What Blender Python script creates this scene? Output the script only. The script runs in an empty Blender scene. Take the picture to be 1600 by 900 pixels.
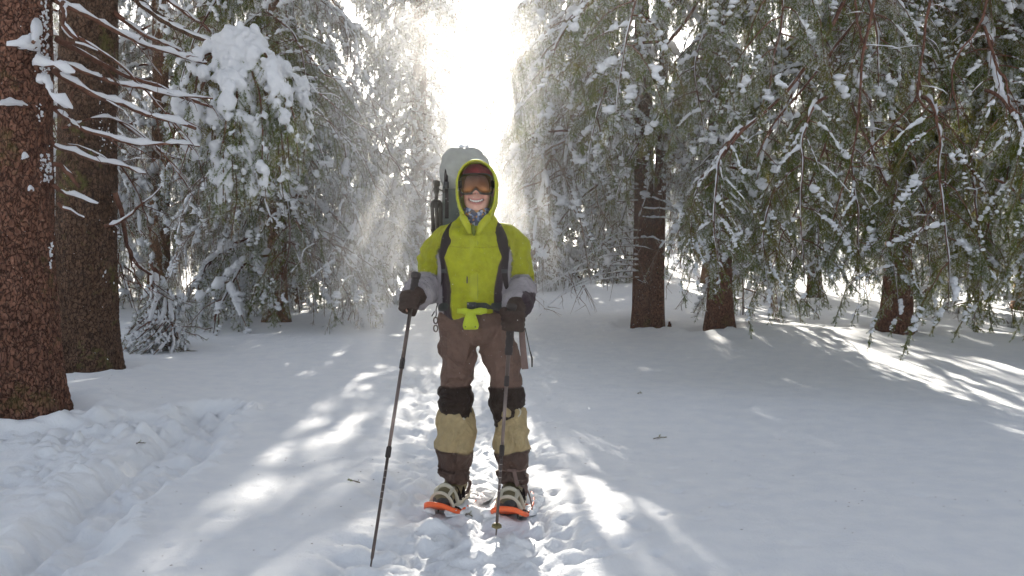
import bpy, math, random
import numpy as np
from mathutils import Vector, Matrix

R = math.radians
scn = bpy.context.scene
col = scn.collection

# ------------------------------------------------------------------ camera
CAMZ = 1.18
FPX = 1256.0                       # focal length in photo pixels (1600 wide)
PITCH = math.atan(20 / FPX)        # camera looks down a touch, horizon at y=430
cd = bpy.data.cameras.new("camera")
cam = bpy.data.objects.new("camera", cd)
col.objects.link(cam)
cam.location = (0, 0, CAMZ)
cam.rotation_euler = (R(90) - PITCH, 0, 0)
cd.sensor_width = 36
cd.lens = FPX / 1600 * 36
cd.clip_start = 0.05
cd.clip_end = 3000
scn.camera = cam

# ------------------------------------------------------------------ sky + sun
SUN_EL, SUN_AZ = R(23.5), R(-1.6)     # azimuth from +Y, negative = left
w = bpy.data.worlds.new("World")
scn.world = w
w.use_nodes = True
nt = w.node_tree
nt.nodes.clear()
out = nt.nodes.new("ShaderNodeOutputWorld")
bg = nt.nodes.new("ShaderNodeBackground")
sky = nt.nodes.new("ShaderNodeTexSky")
sky.sky_type = 'NISHITA'
sky.sun_disc = False
sky.sun_elevation = SUN_EL
sky.sun_rotation = SUN_AZ             # 0 = +Y
sky.altitude = 900
sky.air_density = 1.0
sky.dust_density = 3.0
bg.inputs[1].default_value = 0.06
hs = nt.nodes.new('ShaderNodeHueSaturation'); hs.inputs['Saturation'].default_value = .46
nt.links.new(sky.outputs[0], hs.inputs['Color'])
nt.links.new(hs.outputs[0], bg.inputs[0])
nt.links.new(bg.outputs[0], out.inputs[0])
sl = bpy.data.lights.new("sun", 'SUN')
sl.energy = 5.0
sl.angle = R(0.6)
sl.color = (1.0, 0.93, 0.82)
sun = bpy.data.objects.new("sun", sl)
col.objects.link(sun)
sdir = Vector((math.sin(SUN_AZ) * math.cos(SUN_EL), math.cos(SUN_AZ) * math.cos(SUN_EL), math.sin(SUN_EL)))
sun.rotation_euler = (-sdir).to_track_quat('-Z', 'Y').to_euler()
sun.location = (0, 20, 15)

scn.view_settings.view_transform = 'Standard'
scn.view_settings.look = 'None'
scn.view_settings.exposure = 1.95
scn.view_settings.gamma = 1.0
scn.cycles.max_bounces = 6
scn.cycles.diffuse_bounces = 3
scn.cycles.glossy_bounces = 2
scn.cycles.transmission_bounces = 3
scn.cycles.volume_bounces = 1
scn.cycles.sample_clamp_indirect = 6.0
scn.cycles.use_denoising = True
scn.cycles.use_adaptive_sampling = True
scn.cycles.adaptive_threshold = 0.02

# ------------------------------------------------------------------ numpy noise
_perm = np.random.RandomState(7).rand(64, 64, 64).astype(np.float32)
def vnoise(p, s=1.0, o=0.0):
    """smooth value noise in [-1,1]; p is (N,3)"""
    q = p * s + o
    i = np.floor(q).astype(np.int64)
    f = q - i
    f = f * f * (3 - 2 * f)
    i &= 63
    j = (i + 1) & 63
    x0, y0, z0 = i.T; x1, y1, z1 = j.T
    fx, fy, fz = f.T
    a = _perm[x0, y0, z0] * (1 - fx) + _perm[x1, y0, z0] * fx
    b = _perm[x0, y1, z0] * (1 - fx) + _perm[x1, y1, z0] * fx
    c = _perm[x0, y0, z1] * (1 - fx) + _perm[x1, y0, z1] * fx
    d = _perm[x0, y1, z1] * (1 - fx) + _perm[x1, y1, z1] * fx
    return ((a * (1 - fy) + b * fy) * (1 - fz) + (c * (1 - fy) + d * fy) * fz) * 2 - 1
def fbm(p, s=1.0, oct=4, o=0.0):
    r = 0; a = 1.0; t = 0
    for k in range(oct):
        r = r + a * vnoise(p, s * 2 ** k, o + 17.3 * k); t += a; a *= .5
    return r / t
def sstep(a, b, x):
    t = np.clip((x - a) / (b - a), 0, 1)
    return t * t * (3 - 2 * t)

# ------------------------------------------------------------------ materials
def newmat(name):
    m = bpy.data.materials.new(name); m.use_nodes = True
    n = m.node_tree.nodes; l = m.node_tree.links
    b = n["Principled BSDF"]
    return m, n, l, b
def ramp(n, stops):
    r = n.new("ShaderNodeValToRGB")
    e = r.color_ramp.elements
    while len(e) < len(stops): e.new(0.5)
    for k, (p, c) in enumerate(stops):
        e[k].position = p; e[k].color = (*c, 1)
    return r
def noise(n, l, scale, detail=4, vec=None, rough=.6, dist=0):
    t = n.new("ShaderNodeTexNoise"); t.inputs["Scale"].default_value = scale
    t.inputs["Detail"].default_value = detail; t.inputs["Roughness"].default_value = rough
    t.inputs["Distortion"].default_value = dist
    if vec is not None: l.new(vec, t.inputs["Vector"])
    return t
def bump(n, l, b, h, strength, dist, prev=None):
    k = n.new("ShaderNodeBump"); k.inputs["Strength"].default_value = strength
    k.inputs["Distance"].default_value = dist
    l.new(h, k.inputs["Height"])
    if prev is not None: l.new(prev, k.inputs["Normal"])
    l.new(k.outputs[0], b.inputs["Normal"])
    return k.outputs[0]
def simple(name, c, rough=.8, spec=.3, nscale=0, namt=0.0, bscale=0, bstr=.3, bdist=.002, metal=0):
    m, n, l, b = newmat(name)
    b.inputs["Base Color"].default_value = (*c, 1)
    b.inputs["Roughness"].default_value = rough
    b.inputs["Specular IOR Level"].default_value = spec
    b.inputs["Metallic"].default_value = metal
    tc = n.new("ShaderNodeTexCoord")
    if nscale:
        t = noise(n, l, nscale, 4, tc.outputs["Object"])
        r = ramp(n, [(.3, tuple(x * (1 - namt) for x in c)), (.7, tuple(min(1, x * (1 + namt)) for x in c))])
        l.new(t.outputs[0], r.inputs[0]); l.new(r.outputs[0], b.inputs["Base Color"])
    if bscale:
        t = noise(n, l, bscale, 3, tc.outputs["Object"])
        bump(n, l, b, t.outputs[0], bstr, bdist)
    return m

def mat_snow(name, fine=True):
    m, n, l, b = newmat(name)
    g = n.new("ShaderNodeNewGeometry")
    t = noise(n, l, 6, 5, g.outputs["Position"])
    r = ramp(n, [(.35, (.80, .82, .85)), (.65, (.87, .88, .89))])
    l.new(t.outputs[0], r.inputs[0]); l.new(r.outputs[0], b.inputs["Base Color"])
    b.inputs["Roughness"].default_value = .75
    b.inputs["Specular IOR Level"].default_value = .25
    t1 = noise(n, l, 55, 4, g.outputs["Position"], .7)
    nr = bump(n, l, b, t1.outputs[0], .55, .012)
    t2 = noise(n, l, 420, 2, g.outputs["Position"], .7)
    bump(n, l, b, t2.outputs[0], .6, .0025, nr)
    return m
M = {}
M['snow'] = mat_snow("snow")
# snow lying on branches: thin, lets some light through
m, n, l, b = newmat("branch_snow")
b.inputs["Base Color"].default_value = (.86, .87, .90, 1); b.inputs["Roughness"].default_value = .8
b.inputs["Specular IOR Level"].default_value = .2
g = n.new("ShaderNodeNewGeometry")
t1 = noise(n, l, 45, 4, g.outputs["Position"], .7); bump(n, l, b, t1.outputs[0], .7, .015)
tr = n.new("ShaderNodeBsdfTranslucent"); tr.inputs[0].default_value = (.85, .87, .9, 1)
mx = n.new("ShaderNodeMixShader"); mx.inputs[0].default_value = .25
l.new(b.outputs[0], mx.inputs[1]); l.new(tr.outputs[0], mx.inputs[2])
l.new(mx.outputs[0], n["Material Output"].inputs[0])
M['bsnow'] = m
def mat_needle(name, stops, transl=.45):
    m, n, l, b = newmat(name)
    g = n.new("ShaderNodeNewGeometry")
    t = noise(n, l, 3.0, 3, g.outputs["Position"])
    r = ramp(n, stops)
    l.new(t.outputs[0], r.inputs[0]); l.new(r.outputs[0], b.inputs["Base Color"])
    b.inputs["Roughness"].default_value = .7; b.inputs["Specular IOR Level"].default_value = .10
    tr = n.new("ShaderNodeBsdfTranslucent"); l.new(r.outputs[0], tr.inputs[0])
    mx = n.new("ShaderNodeMixShader"); mx.inputs[0].default_value = transl
    l.new(b.outputs[0], mx.inputs[1]); l.new(tr.outputs[0], mx.inputs[2])
    l.new(mx.outputs[0], n["Material Output"].inputs[0])
    return m
M['needle'] = mat_needle("spruce_needles", [(.3, (.085, .125, .016)), (.5, (.14, .17, .022)), (.62, (.21, .19, .035)), (.75, (.20, .13, .065))])
M['frost'] = mat_needle("frosted_needles", [(.3, (.55, .56, .57)), (.7, (.76, .77, .78))], .3)
def mat_bark(name, dark, mid, lite, moss, scale=1.0):
    m, n, l, b = newmat(name)
    tc = n.new("ShaderNodeTexCoord")
    mp = n.new("ShaderNodeMapping"); mp.inputs["Scale"].default_value = (1, 1, .62)
    l.new(tc.outputs["Object"], mp.inputs[0])
    d = noise(n, l, 9, 4, mp.outputs[0])
    ad = n.new("ShaderNodeMixRGB"); ad.blend_type = 'ADD'; ad.inputs[0].default_value = .13
    l.new(mp.outputs[0], ad.inputs[1]); l.new(d.outputs["Color"], ad.inputs[2])
    v = n.new("ShaderNodeTexVoronoi"); v.feature = 'DISTANCE_TO_EDGE'; v.inputs["Scale"].default_value = 31 * scale
    l.new(ad.outputs[0], v.inputs["Vector"])
    vc = n.new("ShaderNodeTexVoronoi"); vc.inputs["Scale"].default_value = 31 * scale
    l.new(ad.outputs[0], vc.inputs["Vector"])
    t = noise(n, l, 34, 6, mp.outputs[0], .7)
    r = ramp(n, [(.25, dark), (.5, mid), (.75, lite)])
    l.new(t.outputs[0], r.inputs[0])
    rr = ramp(n, [(0.0, (.08, .08, .08)), (.13, (1, 1, 1))])
    l.new(v.outputs["Distance"], rr.inputs[0])
    mu = n.new("ShaderNodeMixRGB"); mu.blend_type = 'MULTIPLY'; mu.inputs[0].default_value = .8
    l.new(r.outputs[0], mu.inputs[1]); l.new(rr.outputs[0], mu.inputs[2])
    # per-plate tint
    sp = n.new("ShaderNodeSeparateColor"); l.new(vc.outputs["Color"], sp.inputs[0])
    pr = ramp(n, [(0, (.75, .72, .72)), (1, (1.25, 1.2, 1.15))]); l.new(sp.outputs[0], pr.inputs[0])
    m2 = n.new("ShaderNodeMixRGB"); m2.blend_type = 'MULTIPLY'; m2.inputs[0].default_value = .8
    l.new(mu.outputs[0], m2.inputs[1]); l.new(pr.outputs[0], m2.inputs[2])
    # moss / lichen patches
    mt = noise(n, l, 2.6, 5, tc.outputs["Object"], .7)
    mr = ramp(n, [(.56, (0, 0, 0)), (.66, (1, 1, 1))]); l.new(mt.outputs[0], mr.inputs[0])
    mf = n.new("ShaderNodeMath"); mf.operation = 'MULTIPLY'; mf.inputs[1].default_value = moss
    l.new(mr.outputs[0], mf.inputs[0])
    mm = n.new("ShaderNodeMixRGB"); mm.inputs[2].default_value = (.13, .13, .035, 1)
    l.new(mf.outputs[0], mm.inputs[0]); l.new(m2.outputs[0], mm.inputs[1])
    l.new(mm.outputs[0], b.inputs["Base Color"])
    b.inputs["Roughness"].default_value = .9; b.inputs["Specular IOR Level"].default_value = .15
    h = n.new("ShaderNodeMath"); h.operation = 'MINIMUM'; h.inputs[1].default_value = .12
    l.new(v.outputs["Distance"], h.inputs[0])
    nr = bump(n, l, b, h.outputs[0], 1.0, .09)
    bump(n, l, b, t.outputs[0], .6, .012, nr)
    return m
M['bark'] = mat_bark("red_brown_bark", (.07, .035, .024), (.16, .076, .05), (.30, .17, .12), .35)
M['bark_moss'] = mat_bark("mossy_bark", (.06, .038, .025), (.12, .07, .045), (.19, .12, .085), .75)
M['bark_far'] = mat_bark("far_bark", (.10, .06, .04), (.20, .11, .065), (.30, .19, .12), .3, .8)
M['twig'] = simple("twig_bark", (.12, .055, .036), .85, .2, 14, .5)
M['deadtwig'] = simple("dead_twig_bark", (.20, .14, .105), .85, .2, 10, .4)

# ------------------------------------------------------------------ mesh builder
class MB:
    def __init__(s): s.V = []; s.F = []; s.Mi = []; s.n = 0
    def add(s, v, f, mi=0):
        v = np.asarray(v, np.float32).reshape(-1, 3); f = np.asarray(f, np.int32).reshape(-1, 3)
        s.V.append(v); s.F.append(f + s.n); s.Mi.append(np.full(len(f), mi, np.int32)); s.n += len(v)
    def mesh(s, name, mats, smooth=True):
        V = np.concatenate(s.V); F = np.concatenate(s.F); Mi = np.concatenate(s.Mi)
        me = bpy.data.meshes.new(name)
        me.vertices.add(len(V)); me.vertices.foreach_set("co", V.ravel())
        me.loops.add(len(F) * 3); me.loops.foreach_set("vertex_index", F.ravel())
        me.polygons.add(len(F))
        me.polygons.foreach_set("loop_start", np.arange(0, len(F) * 3, 3, dtype=np.int32))
        me.polygons.foreach_set("material_index", Mi)
        me.polygons.foreach_set("use_smooth", np.full(len(F), smooth, bool))
        for m in mats: me.materials.append(m)
        me.update(); me.validate()
        return me
def frames(P):
    P = np.asarray(P, float)
    T = np.gradient(P, axis=0); T /= np.linalg.norm(T, axis=1)[:, None] + 1e-9
    ref = np.where(np.abs(T[:, 2:3]) > .9, np.array([[0., 1, 0]]), np.array([[0., 0, 1]]))
    if np.abs(T[:, 2]).mean() > .6: ref = np.tile([[0., 1, 0]], (len(P), 1))
    else: ref = np.tile([[0., 0, 1]], (len(P), 1))
    S = np.cross(T, ref); S /= np.linalg.norm(S, axis=1)[:, None] + 1e-9
    U = np.cross(S, T)
    return T, S, U
def tube(mb, P, rad, n=5, mi=0, sx=1.0, cap=True, rn=None):
    P = np.asarray(P, float); k = len(P)
    T, S, U = frames(P)
    rad = np.broadcast_to(rad, (k,))
    a = np.arange(n) / n * 2 * np.pi
    rr = rad[:, None] * np.ones((1, n)) if rn is None else rad[:, None] * rn
    v = P[:, None] + (S[:, None] * np.cos(a)[None, :, None] * sx + U[:, None] * np.sin(a)[None, :, None]) * rr[:, :, None]
    i = np.arange(k - 1)[:, None] * n + np.arange(n)[None]
    j = np.arange(k - 1)[:, None] * n + (np.arange(n)[None] + 1) % n
    f = np.concatenate([np.stack([i, j, j + n], -1).reshape(-1, 3), np.stack([i, j + n, i + n], -1).reshape(-1, 3)])
    v = v.reshape(-1, 3)
    if cap:
        v = np.concatenate([v, P[[0, -1]]]); c0, c1 = k * n, k * n + 1
        q = np.arange(n); q1 = (q + 1) % n
        f = np.concatenate([f, np.stack([q1, q, np.full(n, c0)], -1), np.stack([q + (k - 1) * n, q1 + (k - 1) * n, np.full(n, c1)], -1)])
    mb.add(v, f, mi)
def resample(P, step):
    P = np.asarray(P, float)
    # catmull-rom through the points, then even steps
    Q = np.vstack([2 * P[0] - P[1], P, 2 * P[-1] - P[-2]])
    o = []
    for i in range(1, len(Q) - 2):
        t = np.linspace(0, 1, 12, endpoint=False)[:, None]
        p0, p1, p2, p3 = Q[i - 1], Q[i], Q[i + 1], Q[i + 2]
        o.append(.5 * (2 * p1 + (p2 - p0) * t + (2 * p0 - 5 * p1 + 4 * p2 - p3) * t ** 2 + (3 * p1 - p0 - 3 * p2 + p3) * t ** 3))
    o.append(P[-1:]); C = np.concatenate(o)
    d = np.r_[0, np.cumsum(np.linalg.norm(np.diff(C, axis=0), axis=1))]
    n = max(2, int(round(d[-1] / step)) + 1)
    s = np.linspace(0, d[-1], n)
    return np.stack([np.interp(s, d, C[:, k]) for k in range(3)], -1), s / d[-1]
def snowline(mb, P, wid, hgt, rng, mi, n=6, gap=.0, rad=0.0):
    """a ridge of snow lying on top of the curve P; gaps where it fell off"""
    P = np.asarray(P, float); k = len(P)
    wid = np.broadcast_to(wid, (k,)).astype(float)
    ph = rng.rand() * 50
    nz = vnoise(np.stack([np.arange(k) * .45 + ph, np.zeros(k), np.zeros(k)], -1))
    nz2 = vnoise(np.stack([np.arange(k) * 1.1 + ph, np.ones(k) * 9, np.zeros(k)], -1))
    nz3 = vnoise(np.stack([np.arange(k) * 2.3 + ph, np.ones(k) * 19, np.zeros(k)], -1))
    amt = np.clip(1 + .5 * nz + .45 * nz2 + .25 * nz3, .1, 2)
    T, S, U = frames(P)
    slope = np.clip(1.3 - np.abs(T[:, 2]) * 1.2, .10, 1)
    if gap > 0: amt = amt * sstep(gap - .25, gap + .15, nz * .5 + .5 + .2 * nz2)
    amt = amt * slope
    amt[0] *= .5; amt[-1] *= .3
    H = np.array([0, 0, 1.]) * .8 + U * .2
    a = np.linspace(-.35, math.pi + .35, n)
    Ws = wid * np.sqrt(np.clip(amt, 0, 2))
    if isinstance(rad, (int, float)): rad = np.full(k, rad)
    c = P + H * (rad[:, None] * .4)
    v = c[:, None] + S[:, None] * (np.cos(a)[None, :, None] * Ws[:, None, None]) + H[:, None] * (np.sin(a)[None, :, None] * (hgt * amt)[:, None, None])
    i = np.arange(k - 1)[:, None] * n + np.arange(n)[None]
    j = np.arange(k - 1)[:, None] * n + (np.arange(n)[None] + 1) % n
    f = np.concatenate([np.stack([i, j + n, j], -1).reshape(-1, 3), np.stack([i, i + n, j + n], -1).reshape(-1, 3)])
    mb.add(v.reshape(-1, 3), f, mi)
def _ico(k=2):
    import bmesh
    bm = bmesh.new(); bmesh.ops.create_icosphere(bm, subdivisions=k, radius=1)
    v = np.array([x.co[:] for x in bm.verts]); f = np.array([[q.index for q in x.verts] for x in bm.faces]); bm.free()
    return v, f
I1_V, I1_F = _ico(2)
I0_V, I0_F = _ico(1)
def lump(mb, c, r, rng, mi, amp=.28):
    W, Fi = (I1_V, I1_F) if max(r) > .045 else (I0_V, I0_F)
    v = W * (1 + amp * vnoise(W, 1.6, rng.rand() * 60) + .5 * amp * vnoise(W, 3.5, rng.rand() * 60))[:, None]
    mb.add(v * np.asarray(r)[None] + np.asarray(c)[None], Fi, mi)

def link(name, data, parent=None, loc=(0, 0, 0), rot=None, scale=None):
    o = bpy.data.objects.new(name, data); col.objects.link(o)
    o.location = loc
    if rot is not None: o.rotation_euler = rot
    if scale is not None: o.scale = scale
    if parent is not None: o.parent = parent
    return o
def tag(o, label=None, cat=None, group=None, kind=None):
    if label: o["label"] = label
    if cat: o["category"] = cat
    if group: o["group"] = group
    if kind: o["kind"] = kind
    return o

# ------------------------------------------------------------------ ground
_gy = np.array([-60, 0, 4.2, 6.0, 8, 10, 13, 16, 20, 28, 45, 100, 600.])
_gz = np.array([0, 0, 0.0, .02, .10, .2, .40, .58, .85, 1.25, 1.9, 4.0, 16.])
def base_h(x, y):
    z = np.interp(y, _gy, _gz)
    z = (z + np.interp(y - .7, _gy, _gz) + np.interp(y + .7, _gy, _gz)) / 3
    p = np.stack([x, y, np.zeros_like(x)], -1)
    far = sstep(5, 14, np.abs(y) + np.abs(x) * .6)
    z = z + .05 * vnoise(p, .55, 3.1) * (.25 + .75 * sstep(3, 7, y)) + .10 * vnoise(p, .21, 8.8) * far
    # bank around the two big trunks on the left, hump in the right background
    z = z + .16 * np.exp(-(((x + 4.1) / 1.2) ** 2 + ((y - 6.6) / 1.6) ** 2))
    z = z + .10 * np.exp(-(((x - 3.6) / 1.2) ** 2 + ((y - 11.6) / 1.0) ** 2))
    z = z + .75 * np.exp(-(((x - 6.5) / 3.5) ** 2 + ((y - 27) / 3.5) ** 2))
    z = z + .35 * np.exp(-(((x + 9) / 4) ** 2 + ((y - 30) / 5) ** 2))
    return z
def gh(x, y):
    return float(base_h(np.array([x], float), np.array([y], float))[0])
def segdist(x, y, pts):
    d = np.full(x.shape, 1e9)
    for (ax, ay), (bx, by) in zip(pts[:-1], pts[1:]):
        vx, vy = bx - ax, by - ay
        t = np.clip(((x - ax) * vx + (y - ay) * vy) / (vx * vx + vy * vy), 0, 1)
        d = np.minimum(d, np.hypot(x - ax - t * vx, y - ay - t * vy))
    return d
PATH = [(-.45, 1.0), (-.35, 2.6), (-.18, 3.6), (-.2, 4.6), (-.45, 6), (-.6, 8), (-.5, 11), (-.4, 16)]
TRAIL = [(-1.95, 2.2), (-2.0, 3.4), (-2.15, 4.5), (-2.25, 5.6), (-2.45, 6.5)]
TRAIL2 = [(-2.4, 6.3), (-2.9, 5.8), (-3.6, 5.3), (-4.8, 5.0)]
TRAIL3 = [(-2.75, 3.0), (-2.75, 4.0), (-2.8, 5.2), (-2.9, 5.8)]
def ground_h(x, y):
    z = base_h(x, y)
    p = np.stack([x, y, np.zeros_like(x)], -1)
    wob = .16 * vnoise(p, 1.1, 4) + .08 * vnoise(p, 3.1, 5)
    # fallen-snow texture, small pocks
    z = z + .006 * fbm(p, 5, 3, 2) + .0022 * vnoise(p, 28, 6)
    # trampled line under and behind the hiker
    dp = segdist(x, y, PATH)
    mk = 1 - sstep(.25, .70, dp + wob)
    wide = 1 - sstep(.4, 1.15, dp + wob * 2)
    lum = np.abs(fbm(p, 5.5, 2, 11)) * 3 - .8
    lum2 = np.abs(vnoise(p, 15, 21)) * 2 - .8
    z = z + mk * (-.045 + .025 * lum + .020 * lum2 + .009 * vnoise(p, 34, 3) + .022 * fbm(p, 3.1, 3, 31) + .010 * (np.abs(vnoise(p, 22, 33)) * 2 - .8))
    rim = np.exp(-((dp + wob - .55) / .12) ** 2) * .018
    z = z + rim * (1 + lum) * .5
    # pocks to the sides of the line
    pk = np.clip(fbm(p, 8, 3, 41) - .28, 0, 1)
    z = z - .06 * pk * wide * (1 - mk)
    # two grooves of a wandering trail on the left
    for (tr, wd, dep) in ((TRAIL, .24, .15), (TRAIL2, .24, .06), (TRAIL3, .14, .012)):
        d = segdist(x, y, tr) + .06 * vnoise(p, 2.3, 61) + .03 * vnoise(p, 7, 62)
        k = 1 - sstep(wd * .45, wd * 1.25, d)
        grooves = np.cos(np.clip(d / wd, 0, 1.2) * math.pi * 2) * .5
        z = z + k * (-dep * (.45 + .55 * (1 - grooves)) * .6 + .026 * lum + .020 * lum2 + .010 * vnoise(p, 30, 9) + .010 * fbm(p, 18, 2, 77))
        z = z + .02 * np.exp(-((d - wd * 1.15) / .09) ** 2) * (1 + .8 * lum2) * (1 if dep > .01 else .4)
    # scattered lumps right of the trail
    rg = np.random.RandomState(3)
    for k in range(150):
        if k < 90: cx, cy = rg.uniform(-2.2, -.6), rg.uniform(3.2, 7.5)
        elif k < 120: cx, cy = rg.uniform(-.3, 1.3), rg.uniform(3.2, 5.5)
        else: cx, cy = rg.uniform(-3.5, 5), rg.uniform(3.5, 10)
        s = rg.uniform(.012, .034); dp_ = rg.uniform(.006, .018); el = rg.uniform(1, 2)
        m_ = (np.abs(x - cx) < .2) & (np.abs(y - cy) < .2)
        z[m_] -= dp_ * np.exp(-(((x[m_] - cx) / (s * el)) ** 2 + ((y[m_] - cy) / s) ** 2) * 1.2)
    # animal-print dents lower right
    for (cx, cy, s) in ((.50, 3.52, .032), (.62, 3.40, .030), (.40, 3.75, .02), (.62, 4.6, .03), (.9, 4.35, .035), (.35, 4.2, .03), (.55, 3.9, .022), (.75, 3.95, .022), (1.1, 4.1, .03)):
        m_ = (np.abs(x - cx) < .25) & (np.abs(y - cy) < .25)
        z[m_] -= .026 * np.exp(-(((x[m_] - cx) / s) ** 2 + ((y[m_] - cy) / (s * .8)) ** 2))
    # melt hollows with a ragged drift round the trunks
    for (tx_, ty_, tr_) in ((-3.72, 6.15, .30), (-4.41, 8.4, .36), (2.19, 13.2, .34), (3.08, 12.0, .30), (5.72, 11.5, .4)):
        rr_ = np.hypot(x - tx_, y - ty_) + .03 * vnoise(p, 6, 71)
        z = z - .07 * np.exp(-((rr_ - tr_) / .10) ** 2) + .035 * np.exp(-((rr_ - tr_ - .28) / .16) ** 2) * (1 + .6 * lum)
    return z
def make_ground():
    xs = [0.0]; 
    while xs[-1] < 420:
        s = .0205 if xs[-1] < 1.2 else min(20, .0205 + (xs[-1] - 1.2) * .03)
        xs.append(xs[-1] + s)
    xl = [0.0]
    while xl[-1] < 420:
        s = .0205 if xl[-1] < 3.0 else min(20, .0205 + (xl[-1] - 3.0) * .03)
        xl.append(xl[-1] + s)
    X = np.array([-v for v in xl[::-1]][:-1] + xs)
    ys = [2.2]
    while ys[-1] < 600:
        s = .0205 if ys[-1] < 5 else min(25, .0205 + (ys[-1] - 5) * .017)
        ys.append(ys[-1] + s)
    back = [2.2 - .06 * 1.25 ** k * k for k in range(1, 24)]
    Y = np.array([v for v in back[::-1] if v > -400] + ys)
    gx, gy = np.meshgrid(X, Y)
    z = ground_h(gx.ravel(), gy.ravel())
    nx, ny = len(X), len(Y)
    V = np.stack([gx.ravel(), gy.ravel(), z], -1)
    i = (np.arange(ny - 1)[:, None] * nx + np.arange(nx - 1)[None]).ravel()
    F = np.concatenate([np.stack([i, i + 1, i + nx + 1], -1), np.stack([i, i + nx + 1, i + nx], -1)])
    mb = MB(); mb.add(V, F)
    o = link("snowy_ground", mb.mesh("snowy_ground", [M['snow']]))
    tag(o, kind="structure")
make_ground()
def px2w(px, py, d):
    """a point of the place seen at photo pixel (px,py) at depth d (used to read sizes off the photo)"""
    dy = -(py - 450) / FPX
    c, s = math.cos(PITCH), math.sin(PITCH)
    return np.array([(px - 800) / FPX * d, d * (c + s * dy) / 1.0, CAMZ + d * (dy * c - s)])
# ------------------------------------------------------------------ soft-body helpers
def loft(P, a, b, n=24, pw=2.0, ref=None):
    """closed tube with elliptical sections; a = half width (x for upright tubes), b = half depth"""
    P = np.asarray(P, float); k = len(P)
    T, S, U = frames(P)
    if ref is not None:
        S = np.cross(T, np.asarray(ref, float)[None]); S /= np.linalg.norm(S, axis=1)[:, None]; U = np.cross(S, T)
    a = np.broadcast_to(a, (k,)).astype(float); b = np.broadcast_to(b, (k,)).astype(float)
    an = np.arange(n) / n * 2 * np.pi
    c, s = np.cos(an), np.sin(an)
    c = np.sign(c) * np.abs(c) ** (2 / pw); s = np.sign(s) * np.abs(s) ** (2 / pw)
    v = P[:, None] + S[:, None] * (c[None] * a[:, None])[:, :, None] + U[:, None] * (s[None] * b[:, None])[:, :, None]
    i = np.arange(k - 1)[:, None] * n + np.arange(n)[None]; j = np.arange(k - 1)[:, None] * n + (np.arange(n)[None] + 1) % n
    f = np.concatenate([np.stack([i, j, j + n], -1).reshape(-1, 3), np.stack([i, j + n, i + n], -1).reshape(-1, 3)])
    v = np.concatenate([v.reshape(-1, 3), P[[0, -1]]]); q = np.arange(n); q1 = (q + 1) % n
    f = np.concatenate([f, np.stack([q1, q, np.full(n, k * n)], -1), np.stack([q + (k - 1) * n, q1 + (k - 1) * n, np.full(n, k * n + 1)], -1)])
    return v, f
def sm(P, vals, n=None, step=.02):
    """smooth resampling of a path and of the values along it"""
    P = np.asarray(P, float)
    Q, s = resample(P, step)
    d = np.r_[0, np.cumsum(np.linalg.norm(np.diff(P, axis=0), axis=1))]; d /= d[-1]
    return Q, [np.interp(s, d, v) for v in vals]
def limb(P, a, b=None, ref=None, step=.02, n=20, pw=2.0):
    Q, (A_, B_) = sm(P, [a, b if b is not None else a], step=step)
    return loft(Q, A_, B_, n, pw, ref)
def ball(c, r, n=2):
    if isinstance(r, (int, float)): r = (r, r, r)
    return I1_V * np.array(r)[None] + np.array(c)[None], I1_F
def fuse(parts, voxel=.006, smooth=4, fac=.5):
    mb = MB()
    for v, f in parts: mb.add(v, f)
    me = mb.mesh("tmp", [])
    o = bpy.data.objects.new("tmp", me); col.objects.link(o)
    r = o.modifiers.new("r", 'REMESH'); r.mode = 'VOXEL'; r.voxel_size = voxel
    if smooth:
        s = o.modifiers.new("s", 'SMOOTH'); s.iterations = smooth; s.factor = fac
    dg = bpy.context.evaluated_depsgraph_get(); dg.update()
    e = o.evaluated_get(dg); m2 = bpy.data.meshes.new_from_object(e)
    V = np.empty(len(m2.vertices) * 3, np.float32); m2.vertices.foreach_get("co", V); V = V.reshape(-1, 3).astype(float)
    m2.calc_loop_triangles()
    F = np.empty(len(m2.loop_triangles) * 3, np.int32); m2.loop_triangles.foreach_get("vertices", F); F = F.reshape(-1, 3)
    bpy.data.objects.remove(o); bpy.data.meshes.remove(m2); bpy.data.meshes.remove(me)
    return V, F
def vnormals(V, F):
    n = np.cross(V[F[:, 1]] - V[F[:, 0]], V[F[:, 2]] - V[F[:, 0]]); N = np.zeros_like(V)
    for k in range(3): np.add.at(N, F[:, k], n)
    return N / (np.linalg.norm(N, axis=1)[:, None] + 1e-12)
def put(name, V, F, mat, parent, colr=None, label=None):
    mb = MB(); mb.add(V, F); me = mb.mesh(name, [mat])
    if colr is not None:
        ca = me.color_attributes.new("Col", 'FLOAT_COLOR', 'POINT')
        c4 = np.concatenate([colr, np.ones((len(colr), 1))], 1).astype(np.float32)
        ca.data.foreach_set("color", c4.ravel())
    o = link(name, me, parent)
    if parent is not None: o.matrix_parent_inverse = Matrix.Translation(-Vector(parent.location))
    if label: o["label"] = label
    return o
def join(parts):
    mb = MB()
    for v, f in parts: mb.add(v, f)
    return np.concatenate(mb.V).astype(float), np.concatenate(mb.F)
def putp(name, parts, mat, parent, label=None):
    V, F = join(parts); return put(name, V, F, mat, parent, None, label)
def creases(V, s=(9, 9, 9), o=0.0, sharp=True):
    v = vnoise(V * np.array(s)[None], 1.0, o)
    return (1 - np.abs(v) * 2.2).clip(-1, 1) if sharp else v
def ribbon(P, w, th, ref=None, step=.015, pw=5):
    return limb(P, w if np.ndim(w) else [w] * len(P), th if np.ndim(th) else [th] * len(P), ref, step, 14, pw)
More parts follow.
